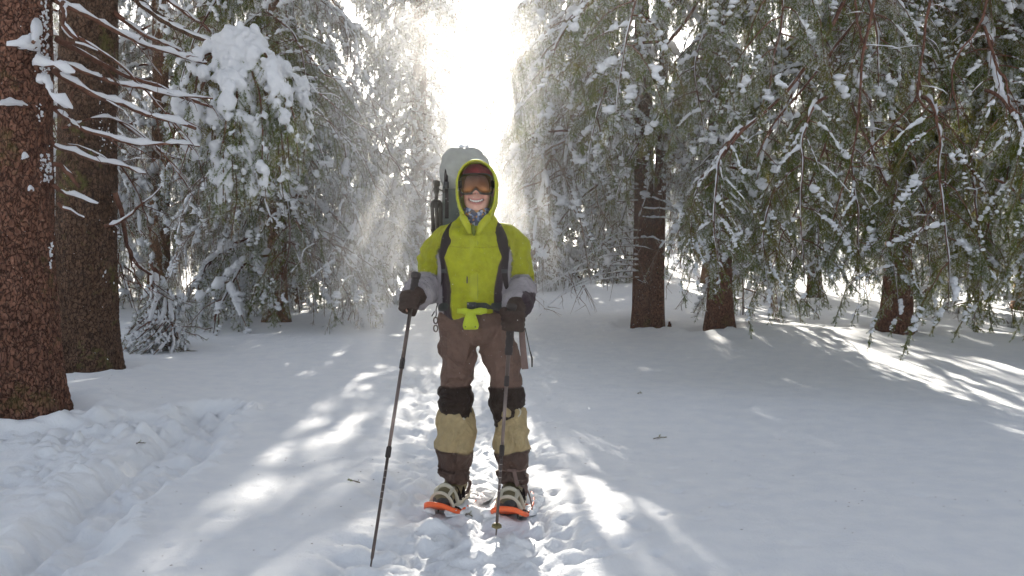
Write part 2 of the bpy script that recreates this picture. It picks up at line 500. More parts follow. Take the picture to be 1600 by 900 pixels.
def torus_band(cx, cy, z, a, b, hh, th, n=64, tilt=0.0, arc=None):
    an = np.linspace(*(arc or (0, 2 * math.pi)), n)
    v = []; 
    for (dr, dz) in ((0, -hh), (th, -hh * .9), (th, hh * .9), (0, hh)):
        v.append(np.stack([cx + np.cos(an) * (a + dr), cy + np.sin(an) * (b + dr), z + dz + tilt * np.cos(an)], -1))
    v = np.stack(v, 1); k = 4
    i = np.arange(n - 1)[:, None] * k + np.arange(k)[None]; j = np.arange(n - 1)[:, None] * k + (np.arange(k)[None] + 1) % k
    f = np.concatenate([np.stack([i, i + k, j + k], -1).reshape(-1, 3), np.stack([i, j + k, j], -1).reshape(-1, 3)])
    return v.reshape(-1, 3), f
def cuboid(c, h, rot=None):
    v = np.array([(x, y, z) for x in (-1, 1) for y in (-1, 1) for z in (-1, 1)], float) * np.array(h)
    if rot is not None: v = v @ np.array(rot).T
    f = [(0, 1, 3), (0, 3, 2), (4, 6, 7), (4, 7, 5), (0, 4, 5), (0, 5, 1), (2, 3, 7), (2, 7, 6), (0, 2, 6), (0, 6, 4), (1, 5, 7), (1, 7, 3)]
    return v + np.array(c)[None], np.array(f)

# ------------------------------------------------------------------ spruce boughs
def needles(mb, A, B, rng, per_m, ln, wd, frost, mi_n=1, mi_f=2, fwd=.75):
    """triangular needles round the twig segments A->B"""
    A = np.asarray(A, float); B = np.asarray(B, float)
    D = B - A; L = np.linalg.norm(D, axis=1); D = D / (L[:, None] + 1e-9)
    c = np.maximum(1, (L * per_m + rng.rand(len(L))).astype(int))
    idx = np.repeat(np.arange(len(L)), c); N = len(idx)
    t = rng.rand(N)
    base = A[idx] + (B[idx] - A[idx]) * t[:, None]
    d = D[idx]
    r = rng.normal(size=(N, 3)); r -= (r * d).sum(1)[:, None] * d
    r /= np.linalg.norm(r, axis=1)[:, None] + 1e-9
    nd = d * fwd + r * rng.uniform(.55, 1.0, N)[:, None]
    nd /= np.linalg.norm(nd, axis=1)[:, None]
    s = np.cross(nd, rng.normal(size=(N, 3))); s /= np.linalg.norm(s, axis=1)[:, None] + 1e-9
    ll = ln * rng.uniform(.7, 1.2, N)[:, None]
    v = np.stack([base - s * wd / 2, base + s * wd / 2, base + nd * ll], 1).reshape(-1, 3)
    f = np.arange(3 * N).reshape(-1, 3)
    clump = vnoise(base, 5.0, 13.0)
    isf = (rng.rand(N) + .35 * clump + .45 * r[:, 2]) < frost
    mb.V.append(v.astype(np.float32)); mb.F.append((f + mb.n).astype(np.int32))
    mb.Mi.append(np.where(isf, mi_f, mi_n).astype(np.int32)); mb.n += len(v)

def bough_mesh(name, seed, L=2.2, droop=.9, rise=.25, nsec=22, hang=.42, dens=420, ln=.02, wd=.0022,
               frost=.45, snow=.8, bare=0.0, lod=0, spread=.42, sidetw=True, lumps=0, tw_step=.075, fwd=.7):
    rng = np.random.RandomState(seed)
    mb = MB()
    k = 16
    t = np.linspace(0, 1, k)
    wob = rng.uniform(-.12, .12, 3)
    P = np.stack([L * (t - .10 * t ** 3), L * (wob[0] * np.sin(t * 3) + wob[1] * .4 * np.sin(t * 7)), L * (rise * t - droop * t ** 2.1)], -1)
    P += .012 * L * np.stack([vnoise(np.stack([t * 9 + seed, t * 0 + q, t * 0], -1)) for q in range(3)], -1)
    rad = (.011 * L * (1 - t) ** .8 + .004)
    tube(mb, P, rad, 5 if lod else 6, 0)
    if snow > 0:
        PP, ss = resample(P, .05)
        rr_ = np.interp(ss, t, rad)
        snowline(mb, PP[2:], rr_[2:] * 1.1 + .012 * snow * L ** .5, .022 * snow * L ** .5, rng, 3, 6, .42, rr_[2:])
    SA, SB = [], []     # twig segments which carry needles
    for i in range(nsec):
        ti = .12 + .88 * (i + rng.rand() * .8) / nsec
        fi = ti * (k - 1); a = int(min(fi, k - 2)); p0 = P[a] + (P[a + 1] - P[a]) * (fi - a)
        tang = P[min(a + 1, k - 1)] - P[a]; tang /= np.linalg.norm(tang)
        side = 1 if i % 2 else -1
        ls = L * spread * (.35 + .9 * math.sin(math.pi * min(1, ti * .9 + .08)) ** .8) * rng.uniform(.7, 1.2)
        ls *= .55 if ti > .9 else 1
        hd = np.array([tang[0] * .7 + rng.uniform(-.4, .35), side * rng.uniform(.25, 1.0), 0.0]); hd /= np.linalg.norm(hd)
        kk = 7; s = np.linspace(0, 1, kk)
        dr = rng.uniform(.35, 1.15)
        Q = p0 + hd[None] * (ls * (s - .35 * s ** 2))[:, None] + np.array([0, 0, -1.])[None] * (ls * dr * s ** 1.6)[:, None] + tang[None] * (tang[2] * 0)
        Q += .02 * ls * rng.normal(size=(kk, 3)) * s[:, None] + .12 * ls * math.sin(ti * 40) * np.array([0, 1., 0])[None] * (s ** 2)[:, None]
        r2 = .0035 + .006 * (1 - s) * min(1, ls)
        tube(mb, Q, r2, 3 if lod else 4, 0, cap=False)
        if snow > 0 and rng.rand() < .62:
            q0_ = rng.randint(0, 3); q, _ = resample(Q[q0_:q0_ + rng.randint(3, 5)], .03)
            snowline(mb, q, .003 + .017 * snow * (1 + lod * .3), .026 * snow * (1 + .4 * lod), rng, 3, 5, .3)
        # bushy last part of the secondary
        isbare = rng.rand() < bare
        if snow > 0:
            for e in range(rng.poisson(2.0 if not lod else 2.6)):
                u_ = rng.uniform(.15, .95); c_ = int(u_ * (kk - 1)); rr = rng.uniform(.024, .052) * (.8 + .3 * snow)
                c_ = min(c_, kk - 3); pd = Q[c_:c_ + 2]; pd = np.linspace(pd[0], pd[1], 5) + rng.normal(size=(5, 3)) * .006 + rng.normal(size=3) * .015
                for q_ in pd:
                    r_ = rr * rng.uniform(.35, .8); lump(mb, q_ + rng.normal(size=3) * .012 + np.array([0, 0, .006]), (r_ * rng.uniform(.8, 1.3), r_ * rng.uniform(.8, 1.3), r_ * rng.uniform(.5, .9)), rng, 3, .6)
        if not isbare:
            for c in range(2, kk - 1): SA.append(Q[c]); SB.append(Q[c + 1])
        # hanging twigs
        nt_ = max(2, int(ls / (tw_step * (1 + .7 * lod))))
        for j in range(nt_):
            tj = (j + rng.rand()) / nt_
            fj = tj * (kk - 1); c = int(min(fj, kk - 2)); q0 = Q[c] + (Q[c + 1] - Q[c]) * (fj - c)
            lh = hang * rng.uniform(.25, 1.0) * (1 - .35 * tj)
            az = rng.uniform(0, 2 * math.pi)
            ho = np.array([math.cos(az), math.sin(az), 0]) * .45 + hd * .35
            m_ = 3 if lod else 4
            s3 = np.linspace(0, 1, m_)
            W = q0 + ho[None] * (lh * (.55 * s3 - .25 * s3 ** 2))[:, None] + np.array([0, 0, -1.])[None] * (lh * (.35 * s3 + .65 * s3 ** 1.4))[:, None]
            W += rng.normal(size=(m_, 3)) * .012 * s3[:, None]
            tube(mb, W, .0016 + .0020 * (1 - s3) + .0008 * lod, 3, 0, cap=False)
            if not isbare or rng.rand() < .25:
                for c2 in range(m_ - 1): SA.append(W[c2]); SB.append(W[c2 + 1])
            if sidetw and lh > .12:
                a0 = rng.uniform(0, 3.14)
                for e in range(int(lh / (.055 if not lod else .075))):
                    u = rng.uniform(.05, .9); fu = u * (m_ - 1); cu = int(min(fu, m_ - 2)); b0 = W[cu] + (W[cu + 1] - W[cu]) * (fu - cu)
                    a2 = a0 + (e % 2) * math.pi + rng.uniform(-.5, .5); l2 = rng.uniform(.06, .17) * (1.1 - .6 * u)
                    b1 = b0 + np.array([math.cos(a2) * .75, math.sin(a2) * .75, -.6]) * l2
                    if isbare: tube(mb, np.array([b0, b1]), .0014 + .0005 * lod, 3, 0, cap=False)
                    else: SA.append(b0); SB.append(b1)
            if snow > 0 and rng.rand() < .15 * snow:
                cpt = W[0] + (W[1] - W[0]) * rng.uniform(0, 1)
                rr = rng.uniform(.010, .022) * (1 + .5 * lod)
                if not lod: snowline(mb, W[:3] if m_ > 3 else W, .018, .016, rng, 3, 5, .1)
    for q in range(0):
        ti = rng.uniform(.2, .95); a = int(ti * (k - 1)); side = rng.choice([-1, 1]); u = rng.rand() ** .7
        off = np.array([rng.uniform(-.1, .1), side * u * spread * L * .55, -u * spread * L * .42 + rng.uniform(-.05, .05)])
        rr = rng.uniform(.05, .11) * L / 2.2
        lump(mb, P[a] + off, (rr * rng.uniform(.8, 1.2), rr * rng.uniform(.7, 1.1), rr * rng.uniform(.7, 1.5)), rng, 3, .45)
    if SA: needles(mb, SA, SB, rng, dens, ln, wd, frost, fwd=fwd)
    return mb.mesh(name, [M['deadtwig'] if bare > .5 else M['twig'], M['needle'], M['frost'], M['bsnow']])

BOUGH = {}
# near: fine needles; mid: coarser; far: coarser still
for v in range(3):
    BOUGH['near', v] = bough_mesh("near_bough", 11 + v, 2.2, .95, .2, 17, .34, 430, .030, .0052, .12 + .06 * v, 1.5, tw_step=.058, fwd=.6)
    BOUGH['mid', v] = bough_mesh("snowy_bough", 31 + v, 2.2, .75 + .15 * v, .25, 16, .36, 230, .038, .0085, .60, 2.3, lod=1, tw_step=.062, fwd=.6)
    BOUGH['far', v] = bough_mesh("far_bough", 51 + v, 2.2, .8, .25, 15, .42, 85, .05, .014, .62, 2.1, lod=2, sidetw=False)
for v in range(2):
    BOUGH['bare', v] = bough_mesh("bare_bough", 71 + v, 2.2, .8, .15, 20, .38, 260, .026, .005, .55, 1.6, bare=.85, spread=.5)
    BOUGH['dark', v] = bough_mesh("dark_bough", 81 + v, 2.2, 1.05, .12, 17, .35, 440, .030, .0052, .11, 1.4, bare=.12, spread=.48, tw_step=.058, fwd=.6)

def trunk_mesh(name, H, r0, mat, seed=1, flare=.35, res=24, lean=(0, 0), hstep=.25, rough=.05, detail=False):
    rng = np.random.RandomState(seed)
    z = [-.5]; 
    while z[-1] < H: z.append(z[-1] + (.02 if detail and z[-1] < 4.2 else hstep * (1 + .05 * max(z[-1], 0))))
    z = np.array(z); k = len(z)
    rad = r0 * (1 - .93 * np.clip(z / H, 0, 1) ** (1.5 if detail else 1.1)) + r0 * flare * np.exp(-np.clip(z, 0, 99) / .35)
    a = np.arange(res) / res * 2 * np.pi
    cx = lean[0] * z + .03 * np.sin(z * .6 + seed); cy = lean[1] * z + .03 * np.cos(z * .5 + seed)
    pp = np.stack(np.broadcast_arrays(np.cos(a)[None] * r0 * 3, np.sin(a)[None] * r0 * 3, z[:, None] * .8), -1).reshape(-1, 3)
    nz = (rough * vnoise(pp, 2.0, seed) + rough * .5 * vnoise(pp, 5, seed + 3)).reshape(k, res)
    root = np.exp(-np.clip(z, 0, 99) / .3)[:, None] * .16 * (np.cos(a[None] * 5 + seed) + .5 * np.cos(a[None] * 3 + 2 * seed))
    rr = rad[:, None] * (1 + nz + root)
    if detail:
        # bark plates: cracked, scaly relief
        q = np.stack(np.broadcast_arrays(np.cos(a)[None] * r0 * 1.0, np.sin(a)[None] * r0 * 1.0, z[:, None] * .62), -1).reshape(-1, 3)
        q = q + .03 * np.stack([vnoise(q, 14, 1), vnoise(q, 14, 2), vnoise(q, 14, 3)], -1)
        c1 = np.abs(vnoise(q, 21, 5)); c2 = np.abs(vnoise(q, 23, 9)); c3 = np.abs(vnoise(q, 50, 9))
        cr = np.minimum(c1, c2)
        rr = rr + (.010 * sstep(0, .22, cr) + .004 * sstep(0, .3, c3)).reshape(k, res)
    v = np.stack([cx[:, None] + np.cos(a)[None] * rr, cy[:, None] + np.sin(a)[None] * rr, np.broadcast_to(z[:, None], rr.shape)], -1).reshape(-1, 3)
    i = np.arange(k - 1)[:, None] * res + np.arange(res)[None]
    j = np.arange(k - 1)[:, None] * res + (np.arange(res)[None] + 1) % res
    f = np.concatenate([np.stack([i, j, j + res], -1).reshape(-1, 3), np.stack([i, j + res, i + res], -1).reshape(-1, 3)])
    mb = MB(); mb.add(v, f)
    return mb.mesh(name, [mat])

def tree(x, y, H, r0, label, lods, z0=.8, R0=2.4, prof=1.0, dz=.16, seed=0, mat='bark_far', name="spruce_tree",
         group="snowy spruces around the clearing", arc=None, lean=(0, 0), detail=False, res=20, skip=None, ztop=None, ptch=(.0, .35), flare=.35):
    rng = np.random.RandomState(1000 + seed)
    g = gh(x, y)
    t = link(name, None, None, (x, y, g)); tag(t, label, "tree", group)
    link("trunk", trunk_mesh("trunk", H, r0, M[mat], seed + 1, res=res, lean=lean, detail=detail, flare=flare), t)
    z = z0; az = rng.rand() * 6.28; i = 0
    while z < (ztop or H - .6):
        az += 2.399 + rng.uniform(-.5, .5); i += 1
        f = max(0.0, 1 - (z - z0 * .5) / (H - z0 * .5))
        Lb = R0 * (f ** prof) * rng.uniform(.75, 1.15) + .35
        lod = lods(z, rng) if callable(lods) else lods
        ok = True
        if arc is not None and not arc(az % 6.2832, z, Lb): ok = False
        if ok:
            nv = 3 if lod in ('near', 'mid', 'far') else 2
            sc = Lb / 2.1
            link("bough", BOUGH[lod, rng.randint(nv)], t, (lean[0] * z, lean[1] * z, z),
                 (rng.uniform(-.15, .15), rng.uniform(*ptch) - .35 * (1 - f) * 0, az), (sc, sc * rng.uniform(.9, 1.2), sc * rng.uniform(.85, 1.15)))
        z += dz * (1 + .05 * z) * rng.uniform(.6, 1.4)
    return t

def mix(*w):
    def f(z, rng):
        r = rng.rand(); a = 0
        for n_, p_ in w:
            a += p_
            if r < a: return n_
        return w[-1][0]
    return f
ang = lambda a, c, hw: abs((a - c + math.pi) % (2 * math.pi) - math.pi) < hw

# --- middle distance, left of the gap
def px(p, d): return (p - 800) / FPX * d
tree(px(345, 20), 20, 15, .26, "snowy spruce whose bare trunk foot shows in the bright gap on the left", mix(('mid', .8), ('bare', .2)), z0=1.4, R0=2.6, seed=1)
tree(px(455, 17), 17, 15, .22, "broad frosted spruce left of the hiker with boughs hanging to the snow", mix(('mid', .8), ('bare', .2)), z0=1.0, R0=2.5, prof=.7, dz=.10, seed=2)
tree(px(655, 18.5), 18.5, 20, .20, "tall snow-hazed spruce at the left edge of the sky gap", mix(('mid', .5), ('far', .5)), z0=.9, R0=1.75, prof=.45, dz=.085, seed=3)
tree(px(250, 15.5), 15.5, 14, .2, "frosted spruce standing behind the long bare branches", mix(('mid', .7), ('bare', .3)), z0=2.6, R0=2.4, prof=.8, dz=.15, seed=4)
tree(px(738, 19.5), 19.5, 4.7, .1, "low pale spruce closing the foot of the sky gap on its left", mix(('far', 1)), z0=.4, R0=1.25, prof=.9, dz=.10, seed=41)
tree(px(832, 20.5), 20.5, 4.9, .1, "low pale spruce closing the foot of the sky gap on its right", mix(('far', 1)), z0=.4, R0=1.4, prof=.9, dz=.10, seed=42)
# --- right of the gap
tree(px(868, 25), 25, 14.5, .25, "pale conical spruce at the right edge of the sky gap", mix(('mid', .4), ('far', .6)), z0=.8, R0=4.2, prof=1.0, dz=.085, seed=5)
t8 = tree(px(1003, 13.2), 13.2, 13, .18, "spruce with a forked snow-dusted brown trunk and dead lower branches", mix(('mid', .55), ('bare', .45)), z0=2.5, R0=2.8, prof=.7, dz=.16, seed=6, mat='bark', res=28, flare=.15)
tree(px(1122, 12), 12, 12, .185, "spruce with a short bare brown trunk foot between forked trunk and dark boughs", mix(('mid', .4), ('near', .4), ('bare', .2)), z0=2.5, R0=2.2, prof=.7, dz=.18, seed=7, arc=lambda az, z, L: z > 6 or ang(az, 4.71, 1.75), mat='bark', res=28, flare=.2)
# ------------------------------------------------------------------ big dark spruce on the right: long drooping boughs
for v in range(3):
    BOUGH['long', v] = bough_mesh("long_bough", 91 + v, 4.6, .62 + .06 * v, .05, 32, .35, 400, .030, .0054, .11, 1.5, bare=.10, spread=.27, tw_step=.075, fwd=.6)
def long_boughs(t, tz, items, kind='long'):
    for (z, az, pitch, L, v) in items:
        sc = L / 4.4
        link("bough", BOUGH[kind, v], t, (0, 0, z), (0.05 * math.sin(z * 7), R(pitch), R(az)), (sc, sc * 1.05, sc))
t11 = tree(px(1405, 11.5), 11.5, 21, .19, "largest dark spruce on the right with long drooping boughs over the snow", mix(('dark', .8), ('near', .2)),
           z0=3.6, R0=3.0, prof=.5, dz=.34, seed=11, ztop=12, mat='bark')
rg = np.random.RandomState(5)
items = []
for k in range(24):
    z = 3.5 + 5.0 * (k / 24) ** .9
    items.append((z, 180 + 90 + rg.uniform(-78, 78), rg.uniform(2, 14), rg.uniform(2.7, 3.5) + .09 * z, k % 3))
long_boughs(t11, 0, items)
long_boughs(t11, 0, [(2.1 + .11 * k, 270 + a_, 4 + k, 2.0 + .1 * (k % 3), k % 2) for k, a_ in enumerate((-70, 10, -30, 45, -50, 25, -8, 62, -85, 80))], 'dark')
tree(px(1600, 15), 15, 11, .15, "snow-laden spruce at the right edge behind the dark boughs", mix(('mid', .9), ('bare', .1)), z0=1.3, R0=2.8, prof=.8, dz=.15, seed=12)
tree(px(1270, 17.5), 17.5, 8.5, .14, "frosted spruce seen through the gaps of the dark boughs", mix(('mid', .7), ('far', .3)), z0=1.3, R0=2.3, prof=.8, dz=.15, seed=13)
tree(px(1790, 10), 10, 17, .2, "spruce just beyond the right edge of the frame reaching in with dark tips", mix(('dark', .8), ('near', .2)), z0=3.6, R0=3.0, prof=.6, dz=.2, seed=14)
tree(px(1470, 23), 23, 9, .25, "bright snowy spruce in the back on the far right", mix(('mid', .4), ('far', .6)), z0=1.0, R0=2.4, prof=.8, dz=.18, seed=15)
tree(px(1110, 22), 22, 7.5, .18, "bright spruce behind the two brown trunks", mix(('mid', .4), ('far', .6)), z0=2.0, R0=2.8, prof=.7, dz=.16, seed=16)
tree(px(60, 17), 17, 16, .25, "frosted spruce behind the two big bare trunks", mix(('mid', .7), ('bare', .3)), z0=1.6, R0=3.0, prof=.8, dz=.16, seed=17)
tree(px(140, 25), 25, 16, .25, "sunlit snowy spruce deep in the wood on the left", mix(('mid', .4), ('far', .6)), z0=.7, R0=3.0, prof=.8, dz=.16, seed=18)

# ------------------------------------------------------------------ far wood: individual trees with one shared crown each kind
def far_crown(seed, H, R0):
    rng = np.random.RandomState(seed); mb = MB()
    z = .5; az = 0
    while z < H - .3:
        az += 2.4 + rng.uniform(-.4, .4); f = 1 - z / H
        Lb = R0 * f ** .8 + .3
        k = 6; s = np.linspace(0, 1, k)
        dirv = np.array([math.cos(az), math.sin(az), 0])
        P = np.array([0, 0, z]) + dirv * (Lb * s)[:, None] + np.array([0, 0, -1.]) * (Lb * .55 * s ** 1.8 - .1 * s)[:, None]
        tube(mb, P, .03 * (1 - s) + .01, 3, 0, cap=False)
        snowline(mb, P, .09 + .10 * Lb / R0 * np.sin(s * 3.1), .09, rng, 3, 5, .1)
        SA, SB = [], []
        side = np.array([-dirv[1], dirv[0], 0])
        for j in range(int(10 + 12 * f)):
            u = rng.uniform(.15, 1); q = P[int(u * (k - 1))]; w_ = rng.uniform(-1, 1) * Lb * .35
            a = q + side * w_ - np.array([0, 0, abs(w_) * .7]) + rng.normal(size=3) * .05
            SA.append(a); SB.append(a + np.array([dirv[0] * .15 + rng.normal() * .05, dirv[1] * .15 + rng.normal() * .05, -rng.uniform(.25, .6)]))
            if rng.rand() < .45: lump(mb, a, tuple(rng.uniform(.05, .13, 3)), rng, 3, .4)
        needles(mb, SA, SB, rng, 60, .10, .028, .55, fwd=.6)
        z += .13 * (1 + .04 * z)
    return mb.mesh("far_crown", [M['twig'], M['needle'], M['frost'], M['bsnow']])
CR = [far_crown(5 + k, 13 + k, 2.6) for k in range(2)]
TRM = trunk_mesh("trunk", 13, .24, M['bark_far'], 9, res=12)
rg = np.random.RandomState(21)
far_pts = []
for row, (d0, n_) in enumerate(((33, 13), (42, 19), (54, 26))):
    for k in range(n_):
        xx = (k + .5) / n_ * 2 - 1
        x = xx * d0 * .95 + rg.uniform(-.9, .9); y = d0 + rg.uniform(-2.5, 2.5)
        gap = (x + y * .02)
        if abs(gap) < (2.9 if row == 0 else 3.6): continue
        if row == 0 and abs(x) < 13: continue
        far_pts.append((x, y))
FL = "snowy spruce in the pale far wood behind the clearing"
for k, (x, y) in enumerate(far_pts):
    t = link("spruce_tree", None, None, (x, y, gh(x, y) - .1)); tag(t, FL, "tree", "spruces in the pale far wood")
    s = rg.uniform(.50, .70) if abs(x) < 22 and y < 48 else rg.uniform(.7, 1.0)
    t.scale = (s, s, s * rg.uniform(.95, 1.2)); t.rotation_euler = (0, 0, rg.uniform(0, 6.28))
    link("trunk", TRM, t); link("crown", CR[k % 2], t)

# ------------------------------------------------------------------ the two big bare trunks on the left
def place(me_pts, t): return np.asarray(me_pts, float) - np.array(t.location)[None]
def bare_branch(t, pts, r0, r1, snow=1.0, twigs=0, seed=0, mat='twig', gap=.1, sub=None, name="branch"):
    """a branch through world points [(px,py,depth)...]"""
    rng = np.random.RandomState(500 + seed)
    P, s = resample(np.array([px2w(*q) for q in pts]), .05)
    P = place(P, t); mb = MB()
    P = P + .012 * np.stack([vnoise(np.stack([s * 11 + seed, s * 0 + q, s * 0], -1)) for q in range(3)], -1)
    rad = r0 + (r1 - r0) * s ** .8
    rn = 1 + .12 * vnoise(np.stack([s[:, None] * 30 + 0 * np.zeros(8)[None], np.arange(8)[None] + 0 * s[:, None], 0 * s[:, None] + np.zeros(8)[None]], -1).reshape(-1, 3)).reshape(len(s), 8)
    tube(mb, P, rad, 8, 0, rn=rn)
    for k in range(twigs):
        i = rng.randint(1, len(P) - 1); l = rng.uniform(.1, .45)
        d = np.array([rng.uniform(-.3, .9), rng.uniform(-.5, .5), rng.uniform(-.9, .25)]); d /= np.linalg.norm(d)
        u = np.linspace(0, 1, 5)[:, None]
        Q = P[i] + d * l * u + np.array([0, 0, -.25]) * l * u ** 2 + rng.normal(size=(5, 3)) * .012 * u
        tube(mb, Q, .0045 * (1 - u[:, 0]) + .0015, 4, 0, cap=False)
        if snow and rng.rand() < .6: snowline(mb, Q, .007, .008, rng, 1, 5, .2)
        if rng.rand() < .6:
            Q2 = Q[2] + np.array([rng.normal() * .5, rng.normal() * .5, -.6]) * l * .5 * u
            tube(mb, Q2, .003 * (1 - u[:, 0]) + .001, 3, 0, cap=False)
    if snow > 0:
        snowline(mb, P[1:], rad[1:] * 1.05 + .006 * snow, .026 * snow, rng, 1, 8, gap, rad[1:])
    o = link(name, mb.mesh(name, [M[mat], M['bsnow']]), t)
    return o

x1, y1 = px(40, 6.15), 6.15
t1 = tree(x1, y1, 17, .225, "nearest thick reddish-brown bare trunk at the left edge with snowy branch stubs", mix(('near', .6), ('mid', .4)), z0=6.4, R0=2.2, prof=.6,
          dz=.3, seed=21, mat='bark', name="spruce_tree", detail=True, res=160, flare=.26, ztop=13)
x2, y2 = px(140, 8.4), 8.4
t2 = tree(x2, y2, 18, .285, "second thick bare trunk with yellow-green moss behind the nearest trunk", mix(('near', .6), ('mid', .4)), z0=6.6, R0=2.4, prof=.6,
          dz=.3, seed=22, mat='bark_moss', name="spruce_tree", detail=True, res=160, flare=.12, ztop=14)
D1 = 6.15
for k, (pts, r0, r1, sn, tw) in enumerate([
    ([(85, 0, D1), (115, 12, D1), (200, 57, 6.5), (253, 80, 6.8), (325, 98, 7.2)], .026, .012, 1.1, 5),
    ([(90, 60, D1), (113, 73, D1), (187, 113, 6.6), (250, 137, 6.9), (333, 168, 7.3)], .026, .014, .25, 5),
    ([(90, 92, D1), (113, 103, D1), (167, 125, 6.4), (233, 141, 6.7), (333, 156, 7.1)], .022, .010, 1.0, 4),
    ([(85, 110, D1), (112, 127, D1), (160, 153, 6.3), (217, 173, 6.5), (305, 202, 6.9)], .028, .014, 1.3, 6),
    ([(85, 168, D1), (110, 187, D1), (143, 207, 6.2), (213, 223, 6.4), (313, 227, 6.8)], .024, .010, 1.2, 4),
    ([(80, 222, D1), (100, 233, D1), (147, 248, 6.2), (227, 270, 6.5)], .022, .010, 1.1, 2),
    ([(85, 255, D1 - .1), (105, 268, D1 - .1), (125, 292, D1 - .1)], .020, .012, 1.3, 0),
    ([(85, 290, D1 - .05), (105, 302, D1), (152, 318, 6.2)], .017, .007, 1.2, 0),
    ([(90, 318, D1 - .05), (110, 330, D1), (132, 340, 6.2)], .015, .008, 1.0, 0),
    ([(110, 68, D1 - .1), (128, 70, D1 - .1), (152, 77, D1)], .014, .005, 1.0, 0),
    ([(115, 50, D1), (190, 105, 6.5), (245, 160, 6.9), (300, 235, 7.2)], .014, .005, .5, 8),
    ([(100, 200, D1), (180, 185, 6.6), (250, 235, 7.0), (300, 300, 7.3)], .010, .004, .6, 8),
]):
    bare_branch(t1, pts, r0, r1, sn, tw, k, 'twig', .05)
# stubs toward the camera with fat snow
for k, (pts, r0, sn) in enumerate([
    ([(50, 75, 6.0), (52, 70, 5.75), (30, 72, 5.6), (12, 72, 5.55)], .022, 2.3),
    ([(60, 50, 5.95), (56, 48, 5.75), (54, 66, 5.62)], .022, 2.4),
    ([(55, 98, 5.95), (62, 100, 5.75), (88, 104, 5.7), (117, 117, 5.75)], .020, 2.0),
    ([(62, 128, 5.95), (72, 128, 5.75), (82, 150, 5.65), (110, 172, 5.7)], .020, 2.4),
    ([(100, 5, 5.95), (98, 20, 5.8), (104, 50, 5.7), (118, 62, 5.7)], .020, 2.0),
    ([(45, 165, 5.95), (20, 163, 5.75), (0, 165, 5.6), (-25, 170, 5.5)], .014, 1.4),
    ([(42, 245, 5.95), (38, 246, 5.82), (30, 252, 5.78)], .014, 1.6),
    ([(48, 298, 5.95), (48, 298, 5.84), (44, 303, 5.8)], .012, 1.5),
]):
    bare_branch(t1, pts, r0, r0 * .6, sn, 0, 40 + k, 'twig', 0, name="branch_stub")
# frost crusts stuck to the bark
def crust(t, cx, cy, r, n_, zr, side, seed, name="snow_crust"):
    rng = np.random.RandomState(seed); mb = MB()
    for k in range(n_):
        a = R(rng.uniform(*side)); z = rng.uniform(*zr)
        rr = r(z)
        p = np.array([math.cos(a) * rr, math.sin(a) * rr, z])
        if vnoise(p[None], 5, seed)[0] + .3 * rng.rand() < .05: continue
        s = rng.uniform(.003, .011)
        e = .5 + .8 * rng.rand()
        lump(mb, p - np.array([math.cos(a), math.sin(a), 0]) * s * .4, (s * 1.2 * e, s * 1.2, s * rng.uniform(.7, 2.0)), rng, 0, .6)
    o = link(name, mb.mesh(name, [M['bsnow']]), t); tag(o, kind="stuff")
crust(t1, 0, 0, lambda z: .225 * (1 - .05 * z) + .005, 900, (.9, 4.2), (-40, -2), 3)
crust(t1, 0, 0, lambda z: .225 * (1 - .05 * z) + .003, 260, (1.4, 3.6), (-150, -95), 4)
crust(t2, 0, 0, lambda z: .285 * (1 - .05 * z) + .005, 700, (.5, 2.9), (-150, -100), 5)
crust(t2, 0, 0, lambda z: .285 * (1 - .05 * z) + .005, 300, (.9, 3.2), (-40, 0), 6)
D2 = 8.4
for k, (pts, r0, r1, sn, tw, mt) in enumerate([
    ([(170, -45, D2), (207, -5, D2), (253, 28, 8.2), (300, 53, 8.0), (362, 76, 7.8)], .052, .026, .9, 5, 'bark_moss'),
    ([(165, 10, D2), (190, 30, D2), (233, 57, 8.5), (285, 80, 8.7), (345, 115, 8.9)], .032, .014, 1.2, 6, 'twig'),
    ([(180, -60, D2), (230, -25, 8.6), (290, 20, 8.8), (330, 50, 9.0)], .03, .015, 1.2, 5, 'twig'),
    ([(165, 170, D2), (215, 210, 8.6), (270, 245, 8.9), (325, 250, 9.2)], .022, .008, .9, 8, 'twig'),
    ([(170, 235, D2), (215, 300, 8.6), (240, 380, 8.9)], .012, .004, .4, 8, 'twig'),
    ([(165, 352, 8.15), (190, 345, 8.1), (222, 320, 8.1), (255, 292, 8.2)], .020, .006, 1.0, 2, 'twig'),
    ([(178, 300, 8.2), (190, 330, 8.3), (200, 385, 8.9), (215, 412, 9.4), (240, 432, 9.9)], .026, .018, .8, 2, 'twig'),
    ([(200, 385, 8.9), (212, 430, 9.2), (232, 462, 9.5)], .012, .006, .1, 2, 'twig'),
    ([(185, 395, 8.4), (190, 430, 8.5), (205, 445, 8.5)], .008, .003, .1, 3, 'twig'),
]):
    bare_branch(t2, pts, r0, r1, sn, tw, 60 + k, mt, .1)
